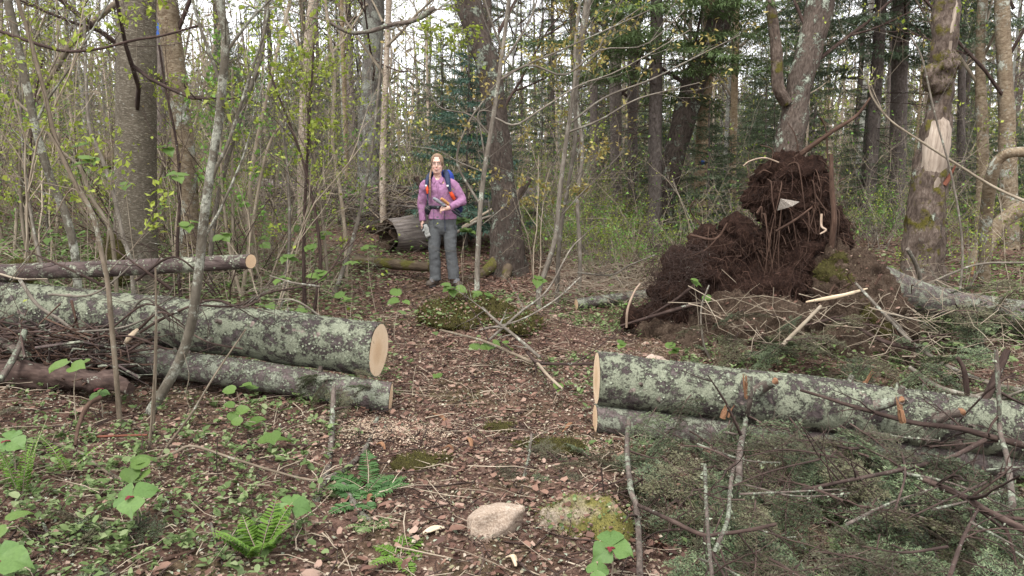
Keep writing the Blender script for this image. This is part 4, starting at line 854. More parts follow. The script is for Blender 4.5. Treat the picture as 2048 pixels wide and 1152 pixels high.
# ---------------------------------------------------------------- the wood behind
place(conifer('fir_tree', 'fir with bright green low boughs above the leaning dark tree', 13, .12, 2.7, 2.3, M_FIRBRIGHT, None, dens=.9, full=True), on_ground(P(1316, 300, 13.0)[0], 13.0, -.05), 1.0)
place(conifer('young_fir', 'young blue green fir in the understory behind the hiker', 3.3, .03, .25, 1.1, M_FIRBLUE, None, True, 1.3), on_ground(P(930, 350, 13.0)[0], 13.0, -.05), 2.0)
place(conifer('fir_tree', 'fir with broad drooping dark boughs behind the snag', 14, .12, 3.0, 2.5, M_FIRMID, None, dens=.85, full=True), on_ground(P(1745, 300, 14.0)[0], 14.0, -.05), 2.5)
def free(x, y, d):
    return all((x - a) ** 2 + (y - c) ** 2 > d * d for a, c in HERO)
def scatter(protos, n, d0, d1, px0, px1, sc=(.8, 1.2), gap=.8, label=None, group=None):
    k = tries = 0
    while k < n and tries < n * 30:
        tries += 1; D = math.sqrt(U(d0 * d0, d1 * d1)); px = U(px0, px1); x = (px - 1024) / FPX * D
        if not free(x, D, gap): continue
        HERO.append((x, D)); pr = protos[int(rng.integers(0, len(protos)))]; s = U(*sc)
        place(pr, on_ground(x, D, -.05), U(0, 6.28), (s, s, s * U(.9, 1.1)), label, group, (U(-.03, .03), U(-.03, .03))); k += 1
scatter(FIRS, 14, 18, 34, 1000, 2250, gap=1.2); scatter(FIRS, 7, 19, 36, -150, 1000, gap=1.2); scatter(FIRS, 18, 34, 62, -150, 2250, (.8, 1.1), 1.5)
scatter(HARD, 18, 15, 34, -200, 1100, (.45, .9)); scatter(HARD, 16, 17, 36, 1100, 2300, (.5, 1.0)); scatter(HARD, 40, 34, 66, -150, 2250, (.7, 1.1), 1.0)
scatter(BIRCH, 18, 14, 34, -200, 1000, (.5, 1.0)); scatter(BIRCH, 14, 16, 36, 1000, 2250, (.5, 1.0)); scatter(BIRCH, 20, 34, 60, -150, 2250, (.8, 1.2), 1.0)
scatter(YOUNG, 9, 12.5, 18, 1180, 1560, (.45, .8), .7); scatter(YOUNG, 8, 12.5, 18, 1700, 2200, (.45, .8), .7); scatter(YOUNG, 24, 16, 34, 1120, 2250, (.6, 1.1), 1.0); scatter(YOUNG, 12, 17, 36, 450, 1120, (.6, 1.1), 1.0); scatter(YOUNG, 26, 32, 60, -150, 2250, (.9, 1.6), 1.0)
# the tangle of fine bare twigs that fills the air between the trunks
def tangle(label, n, d0, d1, z1, px0, px1, L, mats, leaf=.5, lsz=.05, up=.5, zp=1.0):
    b = MB(); tp = []
    for m_ in range(len(mats) - 1):
        k = n // (len(mats) - 1); D = np.sqrt(U(d0 * d0, d1 * d1, k)); x = (U(px0, px1, k) - 1024) / FPX * D; l = U(*L, k); r = np.maximum(.0025, D * .00022)
        p = walks(np.stack([x, D, gh(x, D) + z1 * rng.random(k) ** zp], -1), rng.normal(0, 1, (k, 3)) * [1, .6, .6] + [0, 0, up], l, 6, .18, .03); b.tubes(p, r, r * .4, 3, m_); tp.append(p[:, -1])
        for j in (1, 2, 3, 4):
            e = rng.random(k) < .6; q = walks(p[e, j], sides(p[e, j + 1] - p[e, j], U(.4, .9, int(e.sum()))), l[e] * .4, 3, .15, .05); b.tubes(q, r[e] * .6, r[e] * .3, 3, m_); tp.append(q[:, -1])
    tp = np.vstack(tp)
    tp = tp[rng.random(len(tp)) < leaf]; m_ = len(tp)
    b.leaves(tp, rng.normal(0, 1, (m_, 3)), slope_normals(m_, 1.), U(.6, 1.3, m_) * lsz * np.maximum(1, tp[:, 1] / 18), LEAF, len(mats) - 1, U(.7, 1.2, m_))
    obj('twig_tangle', b, mats, label=label, cat='twigs', kind='stuff')
tangle('tangle of fine bare twigs between the far trunks', 6300, 14, 46, 11.5, -120, 2170, (.8, 2.4), [M_STEM, M_STEM, M_GREYTREE, M_LEAFY], .85, .065, zp=1.1)
tangle('pale wiry brush tangled over the slope behind the left logs', 1500, 7.6, 15, 2.4, -120, 760, (.5, 1.8), [M_STEM, M_STEMGREY, M_STEM, M_LEAFY], .45, .04, .3, 1.4)
tangle('low leafy wiry brush between the path and the snag', 1300, 10.5, 18, 1.5, 980, 2170, (.4, 1.3), [M_STEM, M_STEMGREY, M_LEAFG], .9, .045, .4, 1.6)
# beyond the last trees one can tell apart: one mass of trunks and twigs
b = MB()
for k in range(700):
    D = U(62, 95); x = U(-.8, .8) * D; g = ghf(x, D); h = U(7, 13); r = U(.06, .2)
    b.tube(np.array([[x, D, g - .3], [x + U(-.3, .3), D, g + h * .5], [x + U(-.6, .6), D, g + h]]), [r, r * .7, r * .3], 5, cap=False, m=int(rng.integers(0, 3)))
    q = np.stack([x + rng.normal(0, 1.5, 60), D + rng.normal(0, 1.5, 60), g + U(.0, 1, 60) ** 1.3 * (h if k % 3 == 0 else 8)], -1)
    b.leaves(q, rng.normal(0, 1, (60, 3)) + [0, 0, .6], rng.normal(0, 1, (60, 3)), U(.5, 1.3, 60), LEAF, int(rng.choice([3, 3, 4, 4, 5])), U(.10, .42, 60))
obj('distant_wood', b, [M_SPRUCE, M_GREYTREE, M_BIRCH, M_FIRFAR, M_STEM, M_LEAFY], label='far off wood of thin trunks closing the view', cat='wood', kind='stuff')

# ---------------------------------------------------------------- understory shrubs
def shrub(name, label, group, nst, H, leaf, bark_m, lsize=.045, dens=1.0, spread=.5, per=2, depth=2):
    t = thing(name, label, 'shrub', (0, 0, 0), group); b, tips = MB(), []
    for k in range(nst):
        a = U(0, 6.28); r0 = U(0, .12); h = H * U(.6, 1.1)
        grow(b, [r0 * math.cos(a), r0 * math.sin(a), -.05], [spread * math.cos(a), spread * math.sin(a), 1], h, .0045 + .003 * h, depth, tips, (2, 4), .45, (.4, .9), .09, .03, 5, n=9)
    l = MB(); leaf_tips(l, tips, per, lsize, LEAF, 0, .2, dens, .03)
    obj('stems', b, bark_m, t); obj('leaves', l, leaf, t, kind='stuff'); return t
GS = 'leafing shrubs in the understory'
SHR = [shrub('understory_shrub', 'tan stemmed shrub with sparse yellow green leaves', 'tan stemmed shrubs in the understory', 5, 2.2, M_LEAFY, M_STEM, .042, .95, per=2),
       shrub('understory_shrub', 'wide spreading grey stemmed shrub with yellow green leaves', 'spreading grey shrubs in the understory', 6, 1.6, M_LEAFY, M_STEMGREY, .042, .95, .7, per=2),
       shrub('understory_shrub', 'narrow upright tan stemmed shrub with small yellow green leaves', 'upright tan shrubs in the understory', 4, 2.8, M_LEAFY, M_STEM, .038, .65, .35),
       shrub('understory_shrub', 'low bushy shrub with fresh green leaves', 'low green bushes in the understory', 7, 1.1, M_LEAFG, M_STEM, .05, .9, .8),
       shrub('understory_shrub', 'tall slender grey stemmed shrub with few yellow green leaves', 'tall slender shrubs in the understory', 3, 3.4, M_LEAFY, M_STEMGREY, .04, .55, .3)]
GB2 = 'bare saplings in the understory'
BARE = [shrub('bare_sapling', 'leafless sapling of thin tan stems in the understory', GB2, 3, 2.6, M_LEAFY, M_STEM, .03, .12, .4),
        shrub('bare_sapling', 'leafless sapling of spreading dark red stems in the understory', 'dark bare saplings in the understory', 4, 1.8, M_LEAFO, M_TWIG, .03, .12, .8)]
def scat2(protos, n, d0, d1, px0, px1, sc=(.8, 1.2), gap=.3, clear=None):
    k = tries = 0
    while k < n and tries < n * 30:
        tries += 1; D = math.sqrt(U(d0 * d0, d1 * d1)); px = U(px0, px1); x = (px - 1024) / FPX * D
        if not free(x, D, gap) or path_d(np.array([x]), np.array([D]))[0] < 1.0 or (clear and clear(px, D)): continue
        place(protos[int(rng.integers(0, len(protos)))], on_ground(x, D, -.02), U(0, 6.28), U(*sc), None, None, (U(-.15, .15), U(-.15, .15))); k += 1
clr = lambda px, D: (780 < px < 990 and D < 12.5) or (180 < px < 430 and D < 9.4) or (560 < px < 860 and D < 14) or (1250 < px < 1900 and D < 8.2)
scat2(SHR, 40, 9.2, 15, -150, 700, (.6, 1.1), clear=clr); scat2(SHR, 40, 12, 20, 450, 1350, (.5, 1.0), clear=clr); scat2(SHR, 40, 9, 18, 1150, 2200, (.4, .8), clear=clr)
scat2([SHR[3], SHR[1]], 46, 10.5, 16, 1020, 1420, (.4, .8), clear=clr); scat2([SHR[3], SHR[1]], 30, 9.5, 16, 1720, 2150, (.4, .8), clear=clr)
scat2(SHR, 100, 16, 34, -150, 2200, (.7, 1.2), clear=clr)
scat2(BARE, 26, 6.6, 13, -150, 620, (.6, 1.1), clear=clr); scat2(BARE, 40, 9, 20, 450, 2200, (.5, 1.0), clear=clr)

# ---------------------------------------------------------------- saplings and stems traced one by one
def sapling(label, D, pts, w, mat, twigs=0, leaf=M_LEAFY, lsize=.045, dens=.7, cat='sapling', name='sapling', extra=(), tl=(.4, 1.0), n=8, z0=True, twmat=None, up=.06, from_t=.3, per=2, tmpl=LEAF, top=None):
    """pts (px, py[, D]); extra: further traced branches (list of points, r0, r1)"""
    q = [P(a[0], a[1], a[2] if len(a) > 2 else D) for a in pts]
    g = q[0].copy(); g[2] = ghf(g[0], g[1])
    if z0 and q[0][2] > g[2]: q = [g - [0, 0, .05]] + q
    if top: u = norm(q[-1] - q[-2]); q += [q[-1] + norm(u + [0, 0, .4]) * top]
    t = thing(name, label, cat, tuple(g if z0 else q[0])); p = spl(q, 34); b = MB(); b.tube(p, [w[0] / 2 / FPX * D, w[1] / 2 / FPX * D], n, rough=.06, rs=25); obj('stem', b, mat, t)
    tips = []; tr_ = min(w[1] / 2 / FPX * D * .34, .0042)
    for e, r0, r1 in extra:
        pe = spl([P(a[0], a[1], a[2] if len(a) > 2 else D) for a in e], 18); be = MB(); be.tube(pe, [r0 * .40 / FPX * D, r1 * .32 / FPX * D], 6, rough=.05, rs=25); obj('branch', be, mat, t)
        for k in range(max(2, twigs // 4) if twigs else 0):
            i = rng.integers(5, 17); s_ = MB(); grow(s_, pe[i], side(pe[i] - pe[i - 1], U(.3, .8)), U(*tl) * .7, max(.0013, tr_ * .7), 1, tips, (2, 4), .5, (.4, .8), .10, up, 4); obj('twig', s_, twmat or mat, t)
    for k in range(twigs):
        i = rng.integers(int(34 * from_t), 33); s_ = MB(); grow(s_, p[i], side(p[i] - p[i - 1], U(.4, .95)), U(*tl), max(.0015, tr_), 2, tips, (2, 4), .5, (.4, .8), .10, up, 4); obj('twig', s_, twmat or mat, t)
    if twigs:
        l = MB(); leaf_tips(l, tips, per, lsize, tmpl, 0, .1, dens)
        if l.v: obj('leaves', l, leaf, t, kind='stuff')
    return t
sapling('mottled grey maple sapling growing up in front of both left logs', 4.55, [(300, 826), (322, 790), (360, 720), (382, 650), (394, 570), (402, 500), (410, 420), (425, 320), (438, 240), (446, 150), (452, 80), (442, 20), (436, -40)], (22, 14), M_MAPLESAP, 5,
        extra=(([(448, 112), (470, 80), (505, 35), (540, 0), (575, -40)], 9, 5), ([(443, 170), (425, 120), (402, 60), (385, 0), (375, -40)], 10, 6), ([(412, 405), (430, 340), (455, 290), (485, 200), (510, 120), (530, 60), (540, -20)], 12, 6), ([(400, 520), (412, 470), (440, 420), (480, 330), (495, 285)], 10, 5)), n=12, top=1.5)
sapling('smooth tan stem rising in front of the thick left log', 4.4, [(232, 745), (224, 660), (216, 570), (204, 510), (186, 430), (150, 365), (115, 290), (85, 170), (55, 60), (30, -20)], (11, 7), M_STEMDARK, 7, extra=(([(188, 435), (170, 405), (140, 380), (90, 470), (20, 560)], 5, 3),), dens=.5, top=1.0)
sapling('dark slender stem standing behind the thin dark log', 6.6, [(152, 530), (145, 480), (128, 420), (110, 380), (92, 330), (70, 250), (45, 130), (20, 20), (5, -60)], (17, 14), M_MAPLESAP, 8, dens=.6, extra=(([(70, 250), (95, 200), (130, 150), (185, 60), (225, -10)], 8, 5),), top=1.2)
sapling('thin curved stem leaning left beside the tall grey tree', 7.2, [(225, 480), (205, 430), (180, 390), (160, 335), (120, 300), (85, 250), (30, 200)], (9, 5), M_STEM, 6, dens=.6)
sapling('big pinkish dead branch slanting behind the thick straight tree', 10, [(30, 250), (60, 210), (95, 165), (140, 90), (190, 40), (240, 0), (290, -50)], (13, 13), M_STEMDARK, 0, cat='branch', name='leaning_branch')
sapling('thin upright shoot with a few leaves between the left logs', 4.2, [(306, 880), (312, 700), (312, 600), (311, 535)], (6, 4), M_STEMDARK, 0, n=6)
sapling('long thin twig leaning right in front of the lower left log', 3.9, [(288, 980), (330, 900), (380, 832), (430, 750), (492, 658)], (7, 3), M_STEMDARK, 0, n=6, extra=(([(384, 826), (372, 790), (378, 750), (366, 700)], 3, 2),))
sapling('slim pale shoot standing in front of the forked ground stick', 3.95, [(290, 985), (300, 880), (308, 760), (312, 640)], (7, 4), M_STEMDARK, 0, n=6)
sapling('pale stem curving past the mossy foot of the grey tree', 7.0, [(262, 530), (245, 470), (230, 400), (205, 320), (180, 260), (172, 150), (168, 20)], (9, 6), M_STEMGREY, 8, dens=.6)
sapling('dark sapling with wiry twigs right of the yellow birch', 7.6, [(355, 500), (360, 380), (352, 280), (330, 170), (318, 90)], (7, 4), M_TWIG, 5, dens=.5)
sapling('grey upright sapling with spreading branches left of the brush pile', 8.2, [(420, 540), (430, 430), (452, 330), (485, 220), (520, 120), (535, 0)], (11, 8), M_STEMGREY, 12, dens=.8, top=1.0)
sapling('leaning leafy sapling before the pale birch', 9.0, [(500, 500), (498, 430), (505, 330), (530, 210), (560, 80), (585, -20)], (9, 6), M_STEM, 12, dens=.8, top=.8)
sapling('sapling with sweeping twigs between pale birch and grey tree', 10.0, [(690, 470), (680, 380), (665, 280), (668, 150), (650, 0)], (8, 6), M_STEM, 12, dens=.8)
hs = sapling('slender lichen spotted maple standing on the mossy hummock', 7.6, [(955, 612), (954, 560), (957, 480), (962, 400), (972, 320), (984, 250), (996, 170), (1008, 80), (1018, 0), (1025, -60)], (11, 7), M_STEMGREY, 10, M_LEAFO, .045, .8, n=10, top=1.5,
        extra=(([(960, 408), (945, 385), (925, 352), (914, 325), (918, 290), (940, 240), (965, 205), (1010, 150), (1100, 110), (1190, 70), (1300, 20)], 7, 4), ([(972, 330), (962, 265), (957, 225), (985, 225), (988, 245)], 5, 3), ([(988, 235), (1030, 250), (1080, 220), (1160, 170), (1240, 140), (1380, 60)], 6, 3),
               ([(1003, 130), (1030, 90), (1060, 40), (1080, -20)], 7, 4), ([(1000, 160), (1060, 130), (1130, 150), (1200, 100), (1290, 90), (1370, 20)], 6, 3), ([(1006, 100), (985, 50), (970, 0), (965, -40)], 7, 4), ([(980, 270), (940, 230), (880, 215), (850, 170), (790, 120)], 5, 3), ([(968, 345), (920, 325), (870, 300), (800, 290)], 4, 2)))
sapling('grey sapling with long curved branches beyond the hummock', 8.4, [(1078, 580), (1095, 530), (1112, 470), (1118, 400), (1130, 300), (1142, 220), (1155, 120), (1172, 0)], (11, 7), M_STEMGREY, 12, M_LEAFO, .05, .9, n=8, top=.8, extra=(([(1135, 265), (1200, 240), (1270, 200), (1340, 180), (1400, 165)], 6, 3), ([(1138, 248), (1210, 195), (1300, 160), (1380, 120), (1480, 70)], 6, 3), ([(1115, 440), (1160, 390), (1210, 340), (1250, 300)], 4, 2), ([(1150, 150), (1190, 110), (1220, 60), (1290, 10)], 5, 3)))
sapling('thin pale sapling close behind the curved grey sapling', 8.8, [(1115, 560), (1120, 470), (1135, 380), (1150, 280), (1152, 190), (1165, 90), (1180, 0)], (9, 6), M_STEMGREY, 8, M_LEAFO, .045, .9, top=.8)
sapling('bare pale stem between the curved saplings and dark trunks', 9.6, [(1160, 500), (1155, 400), (1165, 300), (1152, 200), (1150, 100), (1160, 0)], (8, 6), M_STEMGREY, 8, M_LEAFY, .04, .8)
sapling('long thin branch arching in from beside the bent birch stem', 8.6, [(2080, 415, 8.2), (1990, 375), (1900, 320), (1830, 275), (1780, 240), (1745, 195), (1735, 160)], (6, 3), M_STEM, 4, z0=False, dens=.2, cat='branch', name='hanging_branch')
sapling('pale leaning stem in front of the snag', 8.4, [(1925, 500), (1905, 360), (1870, 230), (1845, 120), (1820, 70)], (5, 3), M_STEMGREY, 4, dens=.2)
sapling('small leafy twig plant before the soil bank', 6.4, [(1232, 1), (1232, 2)][:0] or [(1430, 735), (1408, 690), (1402, 620), (1418, 570)], (5, 3), M_STEMGREY, 0, n=5)
sapling('drooping lichen branch with yellow buds above the brush pile', 9.0, [(660, 45), (700, 65), (742, 62), (780, 50), (830, 40), (870, 15)], (7, 10), M_LICHBR, 9, M_LEAFY, .05, 1.0, z0=False, up=-.02, cat='branch', name='hanging_branch')
sapling('dark drooping bough curving across the tall grey tree', 6.0, [(-20, 55), (50, 80), (130, 102), (200, 97), (270, 80), (330, 70), (400, 50)], (7, 4), M_TWIG, 4, z0=False, dens=.5, cat='branch', name='hanging_branch')
for k in range(26):                                  # the thicket of young stems on the left
    px, D = U(-60, 680), U(7.0, 11); g = PG(px, 470); x = (px - 1024) / FPX * D; z = ghf(x, D)
    _, b_, c_ = _ray(px, 400); py0 = 343 - (z - CAMZ) / D * FPX; dx = U(-90, 110); bend = U(-30, 30)
    if not free(x, D, .35) or (190 < px + dx * .3 < 350 and D < 9.5): continue
    o = sapling('thin leafy stem of the thicket on the left slope', D, [(px, py0), (px + dx * .15 + bend, py0 - 130), (px + dx * .5 + bend, py0 - 300), (px + dx, py0 - U(360, 560))], (U(6, 10), 4), [M_STEM, M_STEMGREY, M_TWIG, M_STEM][k % 4], 9, [M_LEAFY, M_LEAFY, M_LEAFG][k % 3], U(.035, .055), .6, n=5)
    kd = ['tan', 'pale grey', 'dark reddish', 'tan'][k % 4]; lf = 'fresh green' if k % 3 == 2 else 'yellow green'; o['label'] = f'thin {kd} stem with {lf} leaves in the thicket on the left slope'; o['group'] = f'{kd} thicket stems with {lf} leaves'

# ---------------------------------------------------------------- round-leaved hobblebush, trilliums, ferns
def leaf_mesh(tmpl, mat, name='leaf', curl=.25):
    tv, tt = tmpl; v = tv.copy(); v[:, 2] -= curl * v[:, 1] ** 2
    b = MB(); b.add(v, t=tt); return b.mesh(name, mat)
ME_ROUND = [leaf_mesh(ROUND, M_HOBBLE, curl=c) for c in (.1, .3, .45)]; ME_TRIL = [leaf_mesh(RHOMB, M_TRILL, curl=c) for c in (.15, .35)]
def add_leaf(t, me, pos, az, tilt, size, wid=1.0, lean=.3):
    o = bpy.data.objects.new('leaf', me); COL.objects.link(o); o.parent = t; o.location = Vector(pos) - root_loc(t)
    o.rotation_euler = (Matrix.Rotation(lean, 3, 'X') @ Matrix.Rotation(az, 3, 'Z') @ Matrix.Rotation(tilt, 3, 'X') @ Matrix.Rotation(U(-.25, .25), 3, 'Y')).to_euler(); o.scale = (size * wid, size, size); return o
hob = [(160, 722, 4.3, 3, .13), (474, 783, 4.3, 3, .12), (463, 822, 4.2, 4, .10), (494, 842, 4.15, 2, .10), (545, 880, 4.05, 3, .11), (275, 938, 3.75, 4, .12), (800, 600, 6.5, 3, .12), (690, 600, 6.3, 3, .12), (575, 515, 7.2, 4, .12),
       (620, 490, 7.3, 4, .12), (640, 545, 6.6, 4, .13), (560, 560, 6.6, 3, .12), (735, 495, 8.2, 3, .12), (700, 525, 7.5, 3, .12), (985, 690, 5.8, 3, .10), (965, 695, 5.8, 2, .10), (870, 755, 5.4, 2, .09), (1010, 690, 5.9, 2, .1), (1388, 565, 6.9, 3, .11), (1415, 595, 6.8, 3, .10), (1350, 700, 6.5, 4, .11),
       (378, 450, 6.0, 3, .12), (355, 350, 6.0, 3, .13), (175, 320, 5.6, 3, .13), (330, 295, 6.6, 3, .12), (445, 470, 6.5, 3, .12), (150, 300, 6.8, 2, .12), (250, 370, 6.8, 2, .12), (400, 515, 5.6, 3, .10), (905, 575, 7.3, 5, .13), (960, 590, 7.2, 5, .12), (1075, 560, 7.8, 4, .12), (935, 460, 10, 5, .16), (925, 440, 10.2, 5, .15), (520, 480, 8, 4, .13), (600, 455, 9, 5, .13), (650, 470, 9, 5, .13), (75, 540, 6.2, 3, .11), (1240, 690, 6.0, 2, .09), (30, 1050, 3.2, 2, .1), (1120, 775, 5.0, 2, .08), (330, 530, 5.6, 3, .09), (530, 610, 5.9, 3, .12), (600, 620, 6, 3, .12), (160, 470, 7, 3, .14), (100, 470, 7.5, 3, .13)]
for k, (px, py, D, n, sz) in enumerate(hob):
    c = P(px, py, D); gx_ = c[0] + U(-.08, .08); gy_ = c[1] + U(-.05, .1); g = on_ground(gx_, gy_)
    if c[2] < g[2] + .06: c = PGH(px, py, .10); g = on_ground(c[0] + U(-.03, .03), c[1] + U(0, .05))
    wh = ('on the floor before the left logs' if py > 700 and px < 620 else 'on the slope behind the thin dark log' if py < 540 and px < 480 else 'in the brush between the left logs and the hollow log' if px < 760 else 'behind the hiker against the hollow log' if py < 480 else 'at the foot of the root plate' if px > 1300 else 'around the mossy hummock' if py < 620 else 'along the path beside the right logs')
    t = thing('hobblebush', 'round leaved hobblebush ' + wh, 'plant', tuple(g), 'hobblebush ' + wh)
    b = MB(); b.tube(spl([g - [0, 0, .03], (g + c) / 2 + U(-.06, .06, 3), c], 10), [.004, .002], 5, cap=False); obj('stem', b, M_STEM, t)
    az = U(0, 6.28); sz *= .78
    for i in range(n): add_leaf(t, ME_ROUND[rng.integers(0, 3)], c + rng.normal(0, sz * .28, 3) * [1, 1, .6], az + i * 6.28 / n + U(-.5, .5), U(-.25, .5), sz * U(.7, 1.1))
for k, (px, py, D, sz, az, fl, lab) in enumerate(((765 / 2.88, 752 + 690 / 2.88, 3.45, .15, 1.4, 1, 'large trillium with wide open leaves below the slim shoots'), (582, 1010, 3.4, .115, .3, 1, 'trillium with red flower beside the lichen covered forked branch'),
        (197, 787, 4.1, .09, .8, 2, 'trillium with dark red flower standing before the rotten log'), (18, 880, 3.5, .12, .2, 1, 'trillium half out of view beside the fern fiddleheads'), (-5, 1120, 2.85, .15, .5, 1, 'big trillium leaf close to the dead leaves beside the fiddleheads'), (1222, 1093, 3.15, .12, 2.2, 1, 'light green trillium in front of the mossy stone'), (1195, 1140, 3.05, .07, 1.0, 0, 'small young trillium below the light green one'))):
    sz *= .68; c = PGH(px, py, .13 + sz * .5); g = on_ground(c[0], c[1] + .02)
    t = thing('trillium', lab, 'plant', tuple(g)); b = MB(); b.tube(spl([g - [0, 0, .02], (g + c) / 2 + [.01, 0, 0], c], 8), [.004, .003], 6, cap=False); obj('stem', b, M_STEM, t)
    for i in range(3): add_leaf(t, ME_TRIL[rng.integers(0, 2)], c, az + i * 2.094 + U(-.15, .15), U(-.15, .1), sz * U(.95, 1.1), 1.12, .5)
    if fl:
        b = MB(); f = c + [U(-.01, .01), -.015, .03 if fl == 2 else -.0]
        for i in range(3): a = i * 2.09 + .4; b.leaves([f], [[math.cos(a), math.sin(a), -.1]], [[0, 0, 1]], .034 if fl == 2 else .024, OVAL)
        obj('flower', b, M_FLOWER, t)
def frond(b, p, d, L, wid, npin, mb_stem=None, curl=-.05, m=0):
    pts = walk(p, d, L, 10, .03, curl); b.tube(pts, [.0025, .001], 4, cap=False, m=1)
    P_, D_, S_ = [], [], []
    for s in np.linspace(.18, .98, npin):
        i = min(8, int(s * 9)); q = pts[i] + (pts[i + 1] - pts[i]) * (s * 9 - i); T = norm(pts[i + 1] - pts[i]); sd = norm(np.cross(T, [0.0, 0, 1]) + 1e-3)
        w = wid * math.sin(math.pi * min(1, (s * .8 + .15)))
        for sg in (-1, 1): P_.append(q); D_.append(sd * sg + T * .3 + [0, 0, U(-.15, .15)]); S_.append(w * U(.85, 1.1))
    n = len(P_); b.leaves(np.array(P_), np.array(D_), slope_normals(n, .3), np.array(S_), OVAL, m, .5)
def fern(lab, px, py, nf, L, wid, mat, up=.8, npin=16, D=None):
    g = PG(px, py) if D is None else on_ground(P(px, py, D)[0], D); t = thing('fern', lab, 'fern', tuple(g)); a0 = U(0, 6.28)
    for k in range(nf):
        b = MB(); a = a0 + k * 6.28 / nf + U(-.3, .3); frond(b, g, [math.cos(a), math.sin(a), up * U(.7, 1.3)], L * U(.75, 1.1), wid, npin); obj('frond', b, [mat, M_STEM], t)
fern('bright green fern clump at the bottom edge of the forest floor', 520, 1125, 7, .24, .055, M_FERN, 1.3)
fern('upright pale fern fiddleheads among dead leaves on the left', 45, 1005, 5, .36, .035, M_FERN, 3.2, 20)
fern('thin young fern frond rising right of the fiddleheads', 135, 950, 3, .26, .03, M_FERN, 1.2, 14)
fern('dark green fern spreading beside the lichen covered forked branch', 735, 985, 7, .27, .06, M_FERND, .6, 16)
fern('low dark fern under the forked branch foot', 720, 1010, 5, .22, .05, M_FERND, .4, 14)
fern('light green fern below the bleached wood chip', 800, 1118, 6, .17, .04, M_FERN, .5, 12)
fern('small bright green fern tuft left of the wood chip', 745, 1060, 5, .13, .035, M_COVER, .6, 10)

# ---------------------------------------------------------------- fir boughs and broken branches
def fir_bough(L, mat, name='fir_bough', label='broken fir bough with dense short needles', group='cut fir boughs heaped under the right log', dens=1.0):
    t = thing(name, label, 'bough', (0, 0, 0), group); st, nd = MB(), MB(); P_, D_ = [], []
    def needles(pts):
        seg = np.linalg.norm(np.diff(pts, axis=0), axis=1).sum(); n = int(seg / .0070 * dens) + 5; s = U(0, 1, n) * (len(pts) - 1.001); i = s.astype(int); f = (s - i)[:, None]
        q = pts[i] * (1 - f) + pts[i + 1] * f; T = norm(pts[i + 1] - pts[i]); sd = norm(np.cross(T, [0.0, 0, 1]) + 1e-4); sg = rng.choice([-1, 1], n)[:, None]
        P_.append(q); D_.append(T * .45 + sd * sg * U(.6, 1, (n, 1)) + np.array([0, 0, 1]) * U(-.1, .45, (n, 1)))
    main = walk([0, 0, 0], [1, 0, .05], L, 12, .07, -.06); st.tube(main, [.0055, .0015], 5); needles(main[3:])
    for k, s in enumerate(np.linspace(.10, .96, 15)):
        i = min(10, int(s * 11))
        for sg in (-1, 1):
            if rng.random() < .12: continue
            l2 = L * .42 * (1.08 - s) ** .8 * U(.5, 1.15) + .03; d = [U(.5, .9), sg * 1, U(-.2, .15)]; br = walk(main[i] + (main[i + 1] - main[i]) * U(0, 1), d, l2, 7, .09, -.05); st.tube(br, [.0022, .0009], 3, cap=False); needles(br)
            for s2 in np.linspace(.2, .85, max(1, int(l2 / .055))):
                for s3 in (-1, 1):
                    j = min(5, int(s2 * 6)); l3 = l2 * .42 * (1.1 - s2) * U(.5, 1.2) + .015; dd = norm(br[j + 1] - br[j]); e = walk(br[j], dd * .8 + norm(np.cross(dd, [0, 0, 1])) * s3 * .8 + [0, 0, U(-.25, .15)], l3, 4, .08, -.04); st.tube(e, [.0013, .0008], 3, cap=False); needles(e)
    P_ = np.vstack(P_); D_ = np.vstack(D_); n = len(P_); nd.leaves(P_, D_, slope_normals(n, .6), U(.016, .026, n), FIRN, wid=U(1.0, 1.5, n))
    obj('stem', st, M_TWIG, t); obj('needles', nd, mat, t, kind='stuff'); return t
BGH = [fir_bough(.50, M_NEEDLE), fir_bough(.40, M_NEEDLE), fir_bough(.58, M_NEEDLEB, dens=.8), fir_bough(.45, M_NEEDLEB, dens=.7), fir_bough(.36, M_NEEDLE, dens=1.2)]
G1 = 'cut fir boughs heaped under the right log'
def heap(n, px0, px1, py0, py1, D0, D1, lab, grp, zoff=(0, .1), sc=(.7, 1.2), lift=None, dirx=0):
    for k in range(n):
        px, py = U(px0, px1), U(py0, py1); D = U(D0, D1); p = P(px, py, D); g = ghf(p[0], p[1]); z = max(g + U(*zoff), p[2]) if lift is None else g + U(*lift)
        bi = int(rng.integers(0, 5)); dry = bi in (2, 3); place(BGH[bi], (p[0], p[1], z), U(0, 6.28), U(*sc), ('dry olive brown ' if dry else 'green needled ') + lab, ('dry ' if dry else 'green ') + grp, (U(-.6, .6), U(-.2, .9)))
def heap_on(n, px0, px1, d_at, lab, grp, sc=(.6, 1.1), droop=(.1, 1.1)):
    for k in range(n):
        px = U(px0, px1); f = rng.random(); D, z = d_at(px, f); x = (px - 1024) / FPX * D * 1.0
        bi = int(rng.integers(0, 5)); dry = bi in (2, 3); place(BGH[bi], (x, D, z), U(-2.9, -.2), U(*sc), ('dry olive brown ' if dry else 'green needled ') + lab, ('dry ' if dry else 'green ') + grp, (U(-.5, .5), U(*droop)))
def log_front(px, f):                                # from the log's top down its near side to the floor
    f = .22 + .78 * f; D = 4.72 - (px - 1194) * .00052; x = (px - 1024) / FPX * D; g = ghf(x, 3.6)
    return D - .1 - f * 1.35, .36 - .00018 * (px - 1194) + (g + .05 - .36) * min(1, f * 1.35) + U(-.04, .08)
heap_on(76, 1290, 2120, log_front, 'cut fir bough drooping down the near side of the thick right log', G1)
